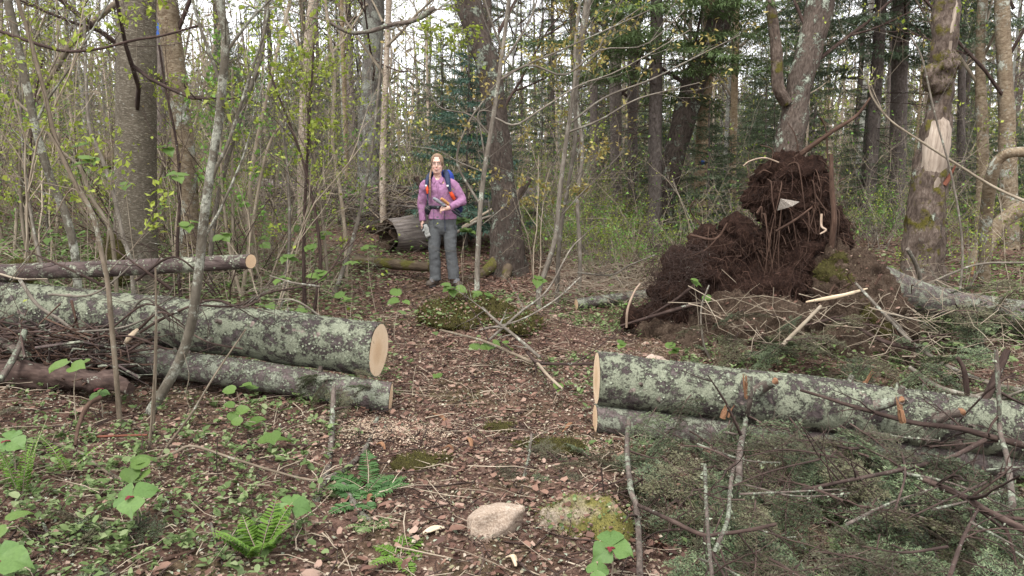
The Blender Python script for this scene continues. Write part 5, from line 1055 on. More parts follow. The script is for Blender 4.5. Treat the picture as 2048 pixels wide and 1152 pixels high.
heap_on(96, 1380, 2150, lambda px, f: (2.45 + f * 1.5, ghf((px - 1024) / FPX * 3.2, 3.2) + .05 + .30 * sstep(1330, 1560, px) * rng.random() ** .6), 'fir bough lying in the dark heap before the right log', 'fir boughs in the heap before the right log', (.6, 1.0), (-.1, .5))
heap(16, 1240, 1500, 940, 1150, 3.0, 3.9, 'fir bough lying on the floor left of the heap', 'fir boughs at the left foot of the heap', lift=(.03, .1), sc=(.5, .8))
heap(26, 1520, 2050, 720, 800, 5.0, 6.3, 'fir bough on the ground between the right log and the root plate', 'fir boughs behind the right log', lift=(.1, .35))
heap(24, 1400, 1800, 600, 740, 5.9, 6.5, 'drooping fir bough leaning on the soil bank', 'fir boughs leaning on the soil bank', sc=(.6, .9))
heap(22, 1830, 2150, 570, 700, 6.6, 7.7, 'thick fir bough on the pale fallen trunk', 'fir boughs over the pale fallen trunk', zoff=(.1, .3), sc=(.8, 1.3))
heap(9, 1240, 1330, 850, 960, 3.9, 4.4, 'small fir spray beside the right log cut end', 'fir sprays by the right log cut end', lift=(.02, .08), sc=(.4, .6))
heap(9, 1010, 1180, 930, 1000, 3.6, 4.1, 'small fir spray on the path edge above the stones', 'fir sprays above the stones', lift=(.02, .05), sc=(.35, .55))
heap(11, 600, 760, 745, 800, 4.6, 4.8, 'fir spray caught on the lower left log', 'fir sprays on the lower left log', sc=(.3, .5), zoff=(.15, .2))
heap(8, 20, 320, 1080, 1150, 2.7, 3.2, 'fir spray lying on the dead leaves', 'fir sprays on the dead leaves', lift=(.02, .05), sc=(.4, .6))
heap(7, 0, 160, 790, 880, 3.7, 4.3, 'fir spray under the dead sticks before the rotten log', 'fir sprays before the rotten log', lift=(.02, .08), sc=(.4, .6))

def shag(b, p, rr, n, size=.03):                     # lichen hanging on a branch
    i = rng.integers(0, len(p), n); d = rng.normal(0, .6, (n, 3)) + [0, 0, -.5]
    b.leaves(p[i] + rng.normal(0, rr, (n, 3)), d, rng.normal(0, 1, (n, 3)), U(.4, 1.2, n) * size, LEAF, 0, U(.4, 1.0, n))
def branch(label, pts, w, mat=M_TWIG, twigs=0, shaggy=0, name='broken_branch', tl=(.15, .45), end=None, cat='branch', sides=8, D=4.3, z=None):
    q = [P(a[0], a[1], a[2] if len(a) > 2 else D) for a in pts]
    q = [PGH(a[0], a[1], .34 if a[0] > 1330 else .12) if (a[0] > 1240 and a[1] > 885) else (v if v[2] > ghf(v[0], v[1]) + .01 else PGH(a[0], a[1], .02)) for v, a in zip(q, pts)]
    Dm = np.mean([v[1] for v in q]); p = spl(q, 26); t = thing(name, label, cat, tuple(q[0])); b = MB(); b.tube(p, [w[0] / 2 / FPX * Dm, w[1] / 2 / FPX * Dm], sides, rough=.08, rs=30); obj('stem', b, mat, t)
    if twigs:
        for k in range(twigs):
            s_, tips = MB(), []; i = rng.integers(3, 25); grow(s_, p[i], side(p[i] - p[i - 1], U(.5, 1.0)), U(*tl), max(.0014, w[1] / 3.2 / FPX * Dm), 1, tips, (1, 3), .5, (.4, .9), .12, -.03, 4); obj('twig', s_, M_TWIG if mat != M_STEMGREY else mat, t)
    if shaggy: l = MB(); shag(l, p, w[0] / 2.4 / FPX * Dm, int(shaggy * .7), .018); obj('lichen', l, M_LICHEN, t, kind='stuff')
    if end:
        l = MB(); dv = norm(p[end] - p[-2 if end == -1 else 1]); l.tube([p[end] - dv * .01, p[end] + dv * .035], [w[1 if end == -1 else 0] / 1.9 / FPX * Dm, .002], 6, rough=.3, rs=40); obj('broken_end', l, M_ORANGEWOOD, t)
    return t
BR = [
 ('long dark red branch lying across the front of the right log', [(2120, 905, 3.95), (2048, 890, 3.98), (1975, 872, 4.0), (1915, 856, 4.02), (1830, 846, 4.1), (1760, 828, 4.15), (1690, 808, 4.2), (1650, 795, 4.25), (1600, 780, 4.3)], (15, 6), M_TWIG, 9, 0),
 ('straight dark branch slanting down left from the long red branch', [(1970, 880, 3.95), (1900, 915, 3.85), (1800, 940, 3.75), (1700, 960, 3.65), (1605, 980, 3.55)], (12, 6), M_TWIG, 8, 0),
 ('thick grey brown branch sloping down over the fir heap', [(1850, 960, 3.6), (1920, 990, 3.5), (1980, 1025, 3.4), (2060, 1065, 3.3)], (14, 15), M_TWIG, 6, 60),
 ('lichen dotted broken branch hanging from the lower right log', [(1258, 838, 4.35), (1254, 900, 4.1), (1262, 980, 3.8), (1272, 1010, 3.7), (1278, 1080, 3.5), (1280, 1150, 3.3)], (13, 11), M_LICHBR, 3, 90),
 ('red brown forked branch running right over the low boughs', [(1275, 1010, 3.68), (1340, 1040, 3.5), (1405, 1070, 3.4), (1440, 1068, 3.4), (1500, 1060, 3.4), (1552, 1048, 3.4)], (10, 7), M_TWIG, 5, 0),
 ('thin branch sagging from the fork over the low boughs', [(1408, 1072, 3.4), (1425, 1110, 3.3), (1450, 1155, 3.2), (1470, 1200, 3.1)], (7, 5), M_TWIG, 3, 0),
 ('grey lichen crusted upright stick before the thick right log', [(1500, 752, 4.15), (1500, 800, 4.15), (1490, 850, 4.15), (1480, 900, 4.1), (1478, 960, 4.0)], (13, 11), M_LICHBR, 2, 110),
 ('shaggy lichen branch standing in the heap below the lower log', [(1468, 930, 3.8), (1460, 980, 3.7), (1455, 1040, 3.6), (1430, 1100, 3.4)], (10, 8), M_LICHBR, 3, 150),
 ('dark vertical branch with lichen hanging in the fir heap', [(1410, 930, 3.8), (1412, 1000, 3.7), (1418, 1090, 3.5), (1425, 1160, 3.3)], (9, 7), M_LICHBR, 3, 120),
 ('long grey branch sloping from the root plate to the right log', [(1820, 735, 5.9), (1870, 770, 5.6), (1930, 790, 5.4), (2060, 815, 5.2)], (9, 12), M_STEMGREY, 4, 0),
 ('long straight stick leaning from the mossy root plate', [(1710, 565, 6.7), (1780, 640, 6.4), (1830, 690, 6.2), (1900, 735, 6.0), (1990, 770, 5.8), (2070, 785, 5.7)], (6, 11), M_STEMGREY, 4, 0),
 ('dark branch curving along the top of the soil bank', [(1612, 650, 6.5), (1680, 640, 6.45), (1760, 680, 6.3), (1830, 700, 6.2)], (5, 9), M_TWIG, 4, 0),
 ('pinkish peeled stick standing against the soil bank', [(1565, 690, 6.1), (1600, 655, 6.2), (1642, 612, 6.3)], (9, 7), M_STEM, 0, 0),
 ('dark upright broken branch stub behind the right log', [(1950, 840, 4.6), (1985, 770, 4.65), (2015, 700, 4.7)], (18, 14), M_TWIG, 1, 30),
 ('forked dark stub standing behind the right log', [(1935, 790, 4.9), (1928, 740, 4.9), (1915, 715, 4.9)], (12, 8), M_TWIG, 0, 0),
 ('grey lichen stick crossing in front of the thick right log', [(1992, 700, 4.0), (1998, 800, 4.0), (2000, 860, 4.0), (2015, 920, 3.95), (2025, 1010, 3.9)], (9, 12), M_LICHBR, 4, 80),
 ('bent red branch hanging over the fir heap', [(1770, 870, 3.95), (1800, 900, 3.8), (1810, 950, 3.7), (1790, 1020, 3.6)], (6, 4), M_TWIG, 4, 0),
 ('thin curved lichen twig drooping below the lower right log', [(1395, 888, 4.2), (1440, 905, 4.1), (1500, 922, 4.05), (1560, 925, 4.0)], (5, 3), M_LICHBR, 4, 70),
 ('short dark stick poking up from the right fir heap', [(1900, 1150, 3.0), (1925, 1080, 3.2), (1960, 1010, 3.4)], (9, 7), M_TWIG, 4, 20),
 ('lichen covered forked branch standing below the left cut log', [(668, 770, 4.55), (665, 830, 4.35), (662, 890, 4.1), (652, 950, 3.85), (632, 1000, 3.65)], (11, 14), M_LICHBR, 2, 240),
 ('curved lichen branch reaching up to the lower left cut end', [(755, 835, 4.6), (735, 890, 4.3), (700, 930, 4.05), (655, 960, 3.85)], (9, 11), M_LICHBR, 2, 160),
 ('lichen covered stick on the ground right of the forked branch', [(686, 970, 3.8), (710, 1010, 3.65), (738, 1042, 3.5)], (15, 10), M_LICHBR, 0, 160),
 ('tan forked stick lying on the forest floor', [(52, 880, 4.0), (95, 886, 3.95), (150, 900, 3.9), (200, 935, 3.75), (262, 970, 3.6), (285, 975, 3.6)], (8, 8), M_STEMDARK, 2, 0),
 ('snapped tan stick arching over the ground cover', [(300, 923, 3.7), (350, 905, 3.75), (385, 892, 3.8), (460, 915, 3.7), (540, 940, 3.6), (620, 960, 3.55), (660, 958, 3.6)], (7, 4), M_STEMDARK, 1, 0),
 ('dark red stick lying level behind the slim shoot', [(155, 875, 4.0), (230, 872, 4.0), (295, 870, 4.0)], (5, 5), M_REDROT, 0, 0),
 ('curved orange brown root at the trillium foot', [(150, 892, 3.95), (158, 850, 4.0), (175, 812, 4.1), (200, 795, 4.2)], (7, 11), M_ROOT, 0, 0),
 ('light stick lying along the front of the dead leaves', [(88, 1018, 3.35), (150, 1030, 3.3), (250, 1042, 3.25)], (6, 5), M_STEM, 1, 0),
 ('broken stick with round cut end on the forest floor', [(290, 1085, 3.12), (330, 1068, 3.18), (355, 1060, 3.2)], (17, 15), M_ROOT, 0, 30),
 ('long thin stick in the litter at the bottom', [(275, 1150, 2.95), (330, 1120, 3.05), (430, 1090, 3.15), (480, 1085, 3.2)], (9, 6), M_ROOT, 1, 40),
 ('grey lichen twig at the left end of the forest floor', [(85, 1045, 3.25), (100, 1075, 3.2), (112, 1095, 3.15)], (8, 5), M_LICHBR, 0, 40),
 ('pale twig standing in the ground cover', [(422, 1046, 3.3), (430, 1080, 3.25), (445, 1130, 3.05)], (7, 4), M_LICHBR, 0, 50),
 ('dead stick crossing the litter under the fern', [(440, 1090, 3.1), (480, 1060, 3.2), (540, 1040, 3.3), (600, 1000, 3.5)], (8, 6), M_LICHBR, 0, 90),
 ('pale green lichen twig standing in the path edge moss', [(1063, 868, 4.05), (1058, 910, 3.95), (1046, 958, 3.8)], (6, 4), M_LICHBR, 0, 90),
 ('dark curved twig hanging across the left log top', [(395, 610, 4.85), (470, 612, 4.85), (540, 585, 4.9), (640, 560, 5.0), (700, 480, 5.1)], (5, 3), M_TWIG, 7, 0),
 ('dark wiry branch draped over the thick left log', [(280, 665, 4.85), (330, 635, 4.85), (420, 600, 4.85), (480, 615, 4.8), (520, 600, 4.85)], (6, 4), M_TWIG, 6, 0),
 ('long grey vine sagging over the left log face', [(40, 560, 5.2), (75, 610, 5.1), (120, 640, 5.05), (165, 672, 5.0), (215, 688, 4.95)], (8, 5), M_STEMGREY, 2, 0),
 ('thin arching twig along the thin dark log', [(0, 548, 5.3), (40, 558, 5.25), (95, 558, 5.25)], (5, 3), M_STEM, 0, 0),
 ('thick dead branch leaning on the sticks left of the rotten log', [(0, 760, 4.5), (20, 730, 4.6), (40, 690, 4.7), (50, 660, 4.75)], (14, 11), M_LICHBR, 1, 110),
 ('pale crooked branch crossing the slope right of the hummock', [(1065, 725, 5.6), (1010, 700, 5.7), (960, 680, 5.8), (880, 660, 6.0)], (7, 5), M_STEMDARK, 3, 0),
 ('bare white branch lying across the hummock', [(1080, 715, 5.7), (1030, 672, 5.9), (990, 640, 6.2), (965, 615, 6.4)], (7, 5), M_STEMGREY, 6, 0),
 ('long slender dead branch reaching over the hummock to the sapling', [(978, 680, 6.0), (1040, 625, 6.4), (1095, 580, 6.8), (1140, 500, 7.2), (1170, 470, 7.4)], (5, 3), M_STEMGREY, 4, 0),
 ('second slender dead branch beside the hummock branch', [(960, 660, 6.1), (1040, 640, 6.3), (1110, 600, 6.6), (1160, 555, 7.0)], (4, 3), M_STEMGREY, 3, 0),
 ('forked branch leading from hummock to the right cut end', [(1055, 705, 5.6), (1075, 725, 5.4), (1120, 728, 5.2), (1190, 728, 5.0)], (7, 6), M_TWIG, 2, 0),
 ('dark forked stick below the hummock branch', [(1075, 726, 5.4), (1095, 750, 5.1), (1125, 778, 4.9)], (7, 5), M_STEM, 2, 0),
 ('white bare stick leaning before the root plate foot', [(1253, 655, 6.9), (1255, 620, 6.9), (1268, 585, 7.0), (1280, 568, 7.1)], (5, 4), M_ROOTPALE, 0, 0),
 ('pale crossed branch on the slope behind the pale log', [(1155, 545, 9.5), (1220, 550, 9.3), (1260, 530, 9.4), (1310, 510, 9.6)], (4, 3), M_STEMGREY, 4, 0),
 ('grey branch arching over the hollow log', [(905, 470, 11.8), (960, 440, 11.7), (1010, 425, 11.6)], (7, 5), M_STEMGREY, 2, 0),
 ('straight pale pole leaning on the hollow log', [(925, 455, 11.9), (965, 430, 11.8), (995, 412, 11.8)], (6, 5), M_STEM, 0, 0),
 ('dead upright stub behind the hiker shoulder', [(850, 400, 12.5), (842, 375, 12.5), (832, 355, 12.5)], (9, 11), M_TWIG, 0, 0),
 ('thin pole slanting over the brush by the snag', [(1790, 590, 8.8), (1850, 570, 8.7), (1950, 530, 8.6), (2050, 525, 8.5)], (5, 4), M_STEMGREY, 3, 0),
 ('broken pale sapling stump leaning before the snag', [(1845, 575, 8.8), (1832, 530, 8.7), (1815, 498, 8.6)], (10, 8), M_STEMGREY, 0, 0)]
for lab, pts, w, mt, tw, sh in BR: branch(lab, pts, w, mt, tw, sh)
# the wiry dead branches crossing the fir heap and the logs
for k in range(24):
    px, py = U(1340, 2060), U(860, 1120); a = U(-.7, .8) + (math.pi if k % 2 else 0); L = U(90, 260)
    branch('wiry dead branch poking through the fir heap', [(px, py), (px + L * .5 * math.cos(a) + U(-8, 8), py + L * .25 * math.sin(a) + U(-10, 10)), (px + L * math.cos(a), py + L * .5 * math.sin(a) + U(-12, 16))], (U(4, 8), 2.5), M_TWIG if k % 2 else M_LICHBR, 5, 40 if k % 2 == 0 else 0, tl=(.12, .4), D=4.0)['group'] = 'wiry dead branches in the fir heap'
for k in range(14):
    px, py = U(40, 640), U(560, 700); L = U(80, 240); s_ = rng.choice([-1, 1])
    branch('wiry dead branch lying over the left logs', [(px, py, 4.82), (px + s_ * L * .5, py - U(0, 50), 4.75), (px + s_ * L, py - U(-30, 90), 4.85)], (U(4, 7), 2.5), M_TWIG if k % 3 else M_STEMGREY, 4, 0, tl=(.15, .45))['group'] = 'wiry dead branches over the left logs'
for lab, a in (('orange split branch stub standing on the right log', [(1496, 790, 4.25), (1496, 765, 4.25), (1492, 738, 4.25)]), ('splintered orange stub on the right log beyond the dark branch', [(1805, 838, 4.05), (1800, 815, 4.05), (1795, 792, 4.05)]), ('small orange splinter beneath the right log', [(1448, 830, 4.2), (1451, 815, 4.2), (1455, 808, 4.2)]), ('split stump piece with orange wood at the soil bank foot', [(1722, 780, 5.6), (1735, 755, 5.6), (1748, 732, 5.6)]), ('torn orange wood piece behind the pale fallen trunk', [(1945, 545, 9.3), (1950, 530, 9.3), (1955, 515, 9.3)])):
    p = [P(*v) for v in a]; b = MB(); d = norm(p[-1] - p[0]); L_ = np.linalg.norm(p[-1] - p[0]); b.tube(spl([p[0] - d * .02, p[0] + d * L_ * .35], 5), [.020, .016], 7, rough=.3, rs=40, squash=.7)
    for k in range(7):
        o_ = rng.normal(0, .008, 3) * [1, 1, .2]; b.tube([p[0] + o_ - d * .01, p[0] + o_ + d * L_ * .4 + rng.normal(0, .003, 3), p[0] + o_ * 1.3 + d * L_ * U(.45, 1.05) + rng.normal(0, .006, 3)], [.009, .007, .001], 4, rough=.2, rs=60)
    obj('split_stub', b, M_ORANGEWOOD, label=lab, cat='wood piece', origin=tuple(p[0]))
for lab, a, w in (('furry stub of a cut branch on the right log', [(1515, 782, 4.35), (1535, 770, 4.3), (1550, 763, 4.25)], .028), ('stub of a snapped branch high on the right log', [(1750, 812, 4.2), (1785, 804, 4.15), (1803, 800, 4.1)], .025), ('shaggy branch stub at the end of the right log', [(1870, 838, 4.15), (1900, 828, 4.1), (1925, 824, 4.05)], .028)):
    p = [P(*v) for v in a]; t = thing('branch_stub', lab, 'branch stub', tuple(p[0])); b = MB(); b.tube(spl(p, 8), [w * 1.4, w, w * .9], 10, rough=.15, rs=20); obj('bark', b, M_LICHBR, t)
    l = MB(); d = norm(p[-1] - p[-2]); l.tube([p[-1] - d * .012, p[-1] + d * .004, p[-1] + d * .016], [w * .8, w * .7, w * .25], 9, rough=.5, rs=60); obj('broken_end', l, M_ORANGEWOOD, t)
# rotten pieces
log('rotten_stump', 'red rotten wood piece leaning at the bottom by the trillium', [P(1345, 1165, 2.95), P(1318, 1120, 3.05), P(1290, 1078, 3.2)], [.055, .052, .03], M_REDROT, n=14, seg=30, rough=.4, seed=4, cat='stump', rs=24)
log('rotten_log', 'crumbling dark rotten log in front of the stick pile', [P(-40, 742, 4.75), P(80, 750, 4.72), P(215, 765, 4.6), P(262, 775, 4.55)], [.065, .07, .06, .035], M_TWIG, n=22, seg=60, rough=.4, seed=15, rs=22)
# the dense stick pile under the left log
b = MB()
c = np.array([P(U(-60, 260), U(660, 760), U(4.75, 5.35)) for k in range(560)]); c[:, 2] = np.maximum(c[:, 2], gh(c[:, 0], c[:, 1]) + .02)
for m_ in range(3): sticks(b, c[m_::3], U(.12, .65, len(c[m_::3])), (1, .6, .25), (.003, .012), .002, .045, m_, 4)
obj('stick_pile', b, [M_TWIG, M_ROOT, M_THINLOG], label='dense pile of dark reddish sticks under the thick left log', cat='stick pile', kind='stuff')
b = MB()
c = np.array([P(U(520, 860), U(372, 445), U(14.2, 16.2)) for k in range(750)]); c[:, 2] = np.maximum(c[:, 2], gh(c[:, 0], c[:, 1]) + .05)
for m_ in range(3): sticks(b, c[m_::3], U(.3, 1.3, len(c[m_::3])), (1, .6, .45), (.005, .016), .003, .08, m_, 4)
obj('brush_pile', b, [M_TWIG, M_STEM, M_GREYWOOD], label='tangled pile of dead brush behind the pale birch', cat='brush pile', kind='stuff')
b = MB()
for n, (x0, x1, y0, y1), hz, wz in ((150, (1400, 1850, 640, 740), .5, .5), (750, (1100, 1330, 450, 620), .25, .4), (170, (1720, 2060, 560, 800), .4, .4), (420, (-40, 700, 520, 620), .35, .6)):
    c = np.array([PG(U(x0, x1), U(y0, y1)) for k in range(n)]) + np.array([0, 0, 1]) * U(.01, hz, (n, 1)); sticks(b, c, U(.15, .75, n), (1, .6, wz))
obj('dry_brush', b, [M_STEM], label='dry tan brush and fine twigs around the root plate and logs', cat='brush', kind='stuff')
# mossy hummock by the path
b = MB(); c = P(950, 640, 7.3); c[2] = ghf(c[0], c[1])
for dx, dy, dz, rx, rz in ((-.30, .02, -.06, .22, .10), (-.02, .05, -.04, .34, .14), (.24, -.06, -.08, .24, .13), (.42, -.28, -.10, .17, .12), (-.1, -.12, -.08, .3, .10)): ellipsoid(b, c + [dx, dy, dz], (rx, .3, rz), 16, 10)
hm = remesh(b, 'mossy_hummock', M_MOSSBASE, .025, None, 3, rd(.06, 6, 55), origin=tuple(c), label='low mossy hummock carrying the slender maple beside the path', cat='hummock')
tufts(hm, 9000, .030, M_MOSS)
def strew(o, n, size, tmpl, mat, name, dz=.01):           # loose leaves lying on an object's top
    me = o.data; og = np.array(root_loc(o)); k = len(me.polygons); c = np.empty(k * 3, np.float32); me.polygons.foreach_get('center', c); nr = np.empty(k * 3, np.float32); me.polygons.foreach_get('normal', nr)
    c = c.reshape(-1, 3) + og; nr = nr.reshape(-1, 3); i = np.where(nr[:, 2] > .1)[0]; i = rng.choice(i, n); b = MB()
    b.leaves(c[i] + nr[i] * U(0, dz, (n, 1)) + U(-.02, .02, (n, 3)), hdir(n, .4), norm(nr[i] + U(-.5, .5, (n, 3))), U(*size, n), tmpl, wid=U(.6, 1.1, n)); obj(name, b, mat, o, kind='stuff')
strew(hm, 350, (.02, .05), LITTERS[1], M_LITTER, 'dead_leaves', .03); strew(hm, 420, (.02, .045), LANCE, M_COVER, 'green_sprouts', .05); strew(hm, 600, (.01, .03), LEAF, M_DEBRIS, 'crumbs', .03)
for px, py, w, n, lab in ((840, 930, .16, 1500, 'olive moss cushion at the foot of the cut logs in the path'), (1090, 900, .22, 2500, 'flat moss patch below the right log cut end'), (1000, 860, .10, 700, 'small brown green moss patch in the path')):
    g = PG(px, py); b = MB(); ellipsoid(b, g, (w, w * .7, .035), 16, 8); ellipsoid(b, g + [w * .5, .03, 0], (w * .6, w * .5, .03), 14, 8); o = remesh(b, 'moss_patch', M_MOSSBASE, .015, None, 2, rd(.012, 12, 66), origin=tuple(g), label=lab, cat='moss'); tufts(o, n, .014, M_MOSS)
g = P(45, 545, 6.3); b = MB(); ellipsoid(b, g, (.13, .11, .10), 14, 10); o = remesh(b, 'mossy_stump', M_MOSSBASE, .018, None, 2, rd(.02, 11, 67), origin=tuple(g), label='small bright moss cushion behind the thin dark log', cat='moss'); tufts(o, 1300, .02, M_MOSS)

strew(s2, 160, (.01, .035), LITTERS[2], M_LITTER, 'dead_leaves', .01); strew(s2, 120, (.012, .028), OVAL, M_COVER, 'green_sprouts', .02); strew(s2, 260, (.006, .018), LEAF, M_DEBRIS, 'crumbs', .01)
strew(sbank, 500, (.015, .05), LITTERS[0], M_LITTER, 'dead_leaves', .02); strew(sbank, 700, (.01, .03), LEAF, M_DEBRIS, 'crumbs', .02)

# ---------------------------------------------------------------- the hiker
M_SKIN = NT('skin', .55, .4); M_SKIN.b.inputs['Subsurface Weight'].default_value = .1; M_SKIN.b.inputs['Subsurface Radius'].default_value = (.02, .008, .004)
M_SKIN = M_SKIN.col(M_SKIN.ramp(M_SKIN.noise(M_SKIN.coord('obj', (1, 1, 1), False), 30, 3), [(.3, (.60,.36,.29)), (.7, (.70,.45,.36))]))
M_SHIRT = plain('mauve_shirt_cloth', (.31,.155,.265), .85, .2, .12, 60); M_SHIRTD = plain('mauve_collar_cloth', (.27,.13,.23), .85, .2, .1, 60)
M_TROU = plain('grey_trouser_cloth', (.095,.099,.102), .85, .2, .12, 50); M_BOOT = plain('brown_boot_leather', (.075,.058,.045), .7, .3, .3, 60); M_SOLE = plain('boot_sole', (.02,.018,.017), .8)
M_HAIR = plain('light_brown_hair', (.22,.14,.088), .6, .35, .3, 90); M_LIP = plain('lips', (.50,.20,.18), .5); M_TEETH = plain('teeth', (.75,.72,.66), .4)
M_DARK = plain('black_webbing', (.018,.020,.026), .7); M_NAVY = plain('navy_strap_cloth', (.025,.035,.075), .75); M_PACK = plain('blue_pack_cloth', (.03,.06,.32), .7, .3, .2)
M_ORANGE = plain('orange_red_cloth', (.62,.07,.02), .7, .3, .2); M_GREY = plain('grey_rubber', (.22,.23,.25), .6); M_GLOVE = plain('pale_grey_glove', (.30,.30,.28), .8, .2, .4, 30); M_CORK = plain('cork_grip', (.45,.22,.08), .8)
M_METAL = NT('thin_metal', .3, .6); M_METAL.b.inputs['Metallic'].default_value = .8; M_METAL = M_METAL.col((.16,.13,.11)); M_EYE = plain('dark_eye', (.03,.028,.03), .2, .6); M_WHITE = plain('white_plastic', (.7,.7,.68), .5); M_BROW = plain('brow_hair', (.22,.13,.08), .8)
HD = 10.0
def J(px, py, dy=0.0): return P(px, py, HD) + [0, dy, 0]
hb = P(886, 578, HD); hb[2] = ghf(hb[0], HD)
FZ = P(886, 579, HD)[2]; DZ = hb[2] - FZ                      # set the whole figure down on the floor
def K(px, py, dy=0.0): return J(px, py, dy) + [0, 0, DZ]
person = thing('person', 'smiling hiker in mauve shirt and grey trousers holding trekking poles', 'person', tuple(hb))
# face and head: rings up from the chin
hc = K(874.5, 334)                                         # middle of the head
def head_rings(s=1.0, up=0.0, back=0.0):
    R_ = [(-.118, .024, .022, -.056), (-.108, .040, .036, -.046), (-.085, .055, .060, -.025), (-.055, .061, .078, -.010), (-.02, .068, .088, .0), (.02, .071, .093, .003), (.06, .068, .090, .006), (.09, .055, .074, .008), (.112, .034, .046, .010), (.120, .012, .016, .010)]
    return [((hc[0], hc[1] + y + back, hc[2] + z * s + up), rx * s * 1.07, ry * s) for z, rx, ry, y in R_]
b = MB(); loft(b, head_rings(), 24)
b.tube([hc + [0, .025, -.20], hc + [0, .018, -.12], hc + [0, .012, -.05]], [.056, .05, .05], 14)
b.tube([hc + [0, -.084, .03], hc + [0, -.100, -.005], hc + [0, -.108, -.030], hc + [0, -.094, -.038]], [.007, .010, .014, .010], 8)      # nose
ellipsoid(b, hc + [.030, -.066, -.035], (.021, .021, .02)); ellipsoid(b, hc + [-.030, -.066, -.035], (.021, .021, .02))                  # cheeks
ellipsoid(b, hc + [0, -.068, -.098], (.018, .016, .014)); b.tube([hc + [-.045, -.078, .030], hc + [0, -.090, .034], hc + [.045, -.078, .030]], [.010, .012, .010], 8)
for sx in (-1, 1): ellipsoid(b, hc + [sx * .072, .012, -.012], (.010, .020, .030))
sh_r, el_r, wr_r = K(851, 376), K(843, 414, .03), K(846, 446, -.02)      # her right arm hangs at the picture's left
sh_l, el_l, wr_l = K(906, 374), K(926, 407, .0), K(902, 419, -.20)      # her left forearm lies across the waist
loft(b, [(K(884, 470), .14, .09), (K(884, 440), .15, .10), (K(884, 417), .13, .09), (K(881, 385), .155, .10), (K(878, 372), .13, .085), (K(876, 362), .055, .05)], 20)
for s_, e_, w_ in ((sh_r, el_r, wr_r), (sh_l, el_l, wr_l)): b.tube(spl([s_, e_], 5), [.045, .038], 12); b.tube(spl([e_, w_], 5), [.038, .026], 12)
for hx, kx, ax in ((870, 868, 871), (899, 901, 907)): b.tube(spl([K(hx, 460), K(kx, 500, -.02), K(ax, 565, .01)], 8), [.075, .055, .038], 12)
def hand(b, w, palm, d, thumb, side_v, curl, L=.085):
    """palm block, four unequal bent fingers and a thumb from the palm's side; d = finger direction, palm = inward normal"""
    d, palm, sv = norm(d), norm(palm), norm(side_v); c = w + d * .045
    b.tube([w - d * .02, w + d * .03, w + d * .085], [.024, .034, .033], 12, squash=.62)
    for k, (o, l) in enumerate(((-.027, .066), (-.009, .076), (.009, .072), (.027, .056))):
        a = w + d * .08 + sv * o; q1 = a + d * l * .45 + palm * .012 * curl; q2 = q1 + d * l * .25 * (1 - .5 * curl) + palm * l * .38 * curl; q3 = q2 + palm * l * .30 * curl - d * l * .12 * curl + d * l * .2 * (1 - curl)
        b.tube([a - d * .015, a, q1, q2, q3], [.0095, .0095, .009, .0085, .007], 8)
    a = w + d * .025 + sv * -.026; b.tube([a, a + sv * -.022 + d * .02 + palm * .01, a + sv * -.024 + d * .05 + palm * .024, a + sv * -.012 + d * .066 + palm * .036], [.012, .0115, .010, .008], 8)
hand(b, wr_r, np.array([.5, -.5, 0]), np.array([-.02, -.1, -1]), 1, np.array([.6, -.8, 0]), .7)
hand(b, wr_l, np.array([0, .35, -.6]), np.array([-1, -.05, -.12]), 1, np.array([0, -.5, -.8]), .95)
remesh(b, 'body', M_SKIN, .0066, person, 2)
# face details
for sx in (-1, 1):
    e = MB(); ellipsoid(e, hc + [sx * .030, -.080, .012], (.011, .007, .0055), 12, 8); obj('eye', e, M_EYE, person)
    e = MB(); e.tube(spl([hc + [sx * .014, -.093, .030], hc + [sx * .032, -.088, .037], hc + [sx * .050, -.072, .032]], 8), [.003, .0035, .002], 6); obj('eyebrow', e, M_BROW, person)
e = MB(); e.tube(spl([hc + [-.036, -.076, -.050], hc + [-.017, -.090, -.063], hc + [0, -.094, -.067], hc + [.017, -.090, -.063], hc + [.036, -.076, -.050]], 14), [.003, .008, .0095, .008, .003], 8); mth = obj('mouth', e, M_LIP, person)
e = MB(); e.tube(spl([hc + [-.024, -.092, -.057], hc + [0, -.1025, -.0635], hc + [.024, -.092, -.057]], 10), [.001, .0032, .001], 6); obj('teeth', e, M_TEETH, mth)
g = MB()
for sx in (-1, 1):
    a = np.linspace(0, 2 * math.pi, 20); g.tube(np.stack([hc[0] + sx * .031 + .023 * np.cos(a), hc[1] - .100 + .006 * np.abs(np.cos(a)), hc[2] + .008 + .016 * np.sin(a)], -1), .0026, 5, cap=False)
    g.tube([hc + [sx * .054, -.092, .012], hc + [sx * .073, -.03, .014], hc + [sx * .076, .02, .008]], .0015, 5)
g.tube([hc + [-.009, -.104, .012], hc + [0, -.108, .014], hc + [.009, -.104, .012]], .0015, 5); obj('glasses', g, M_METAL, person)
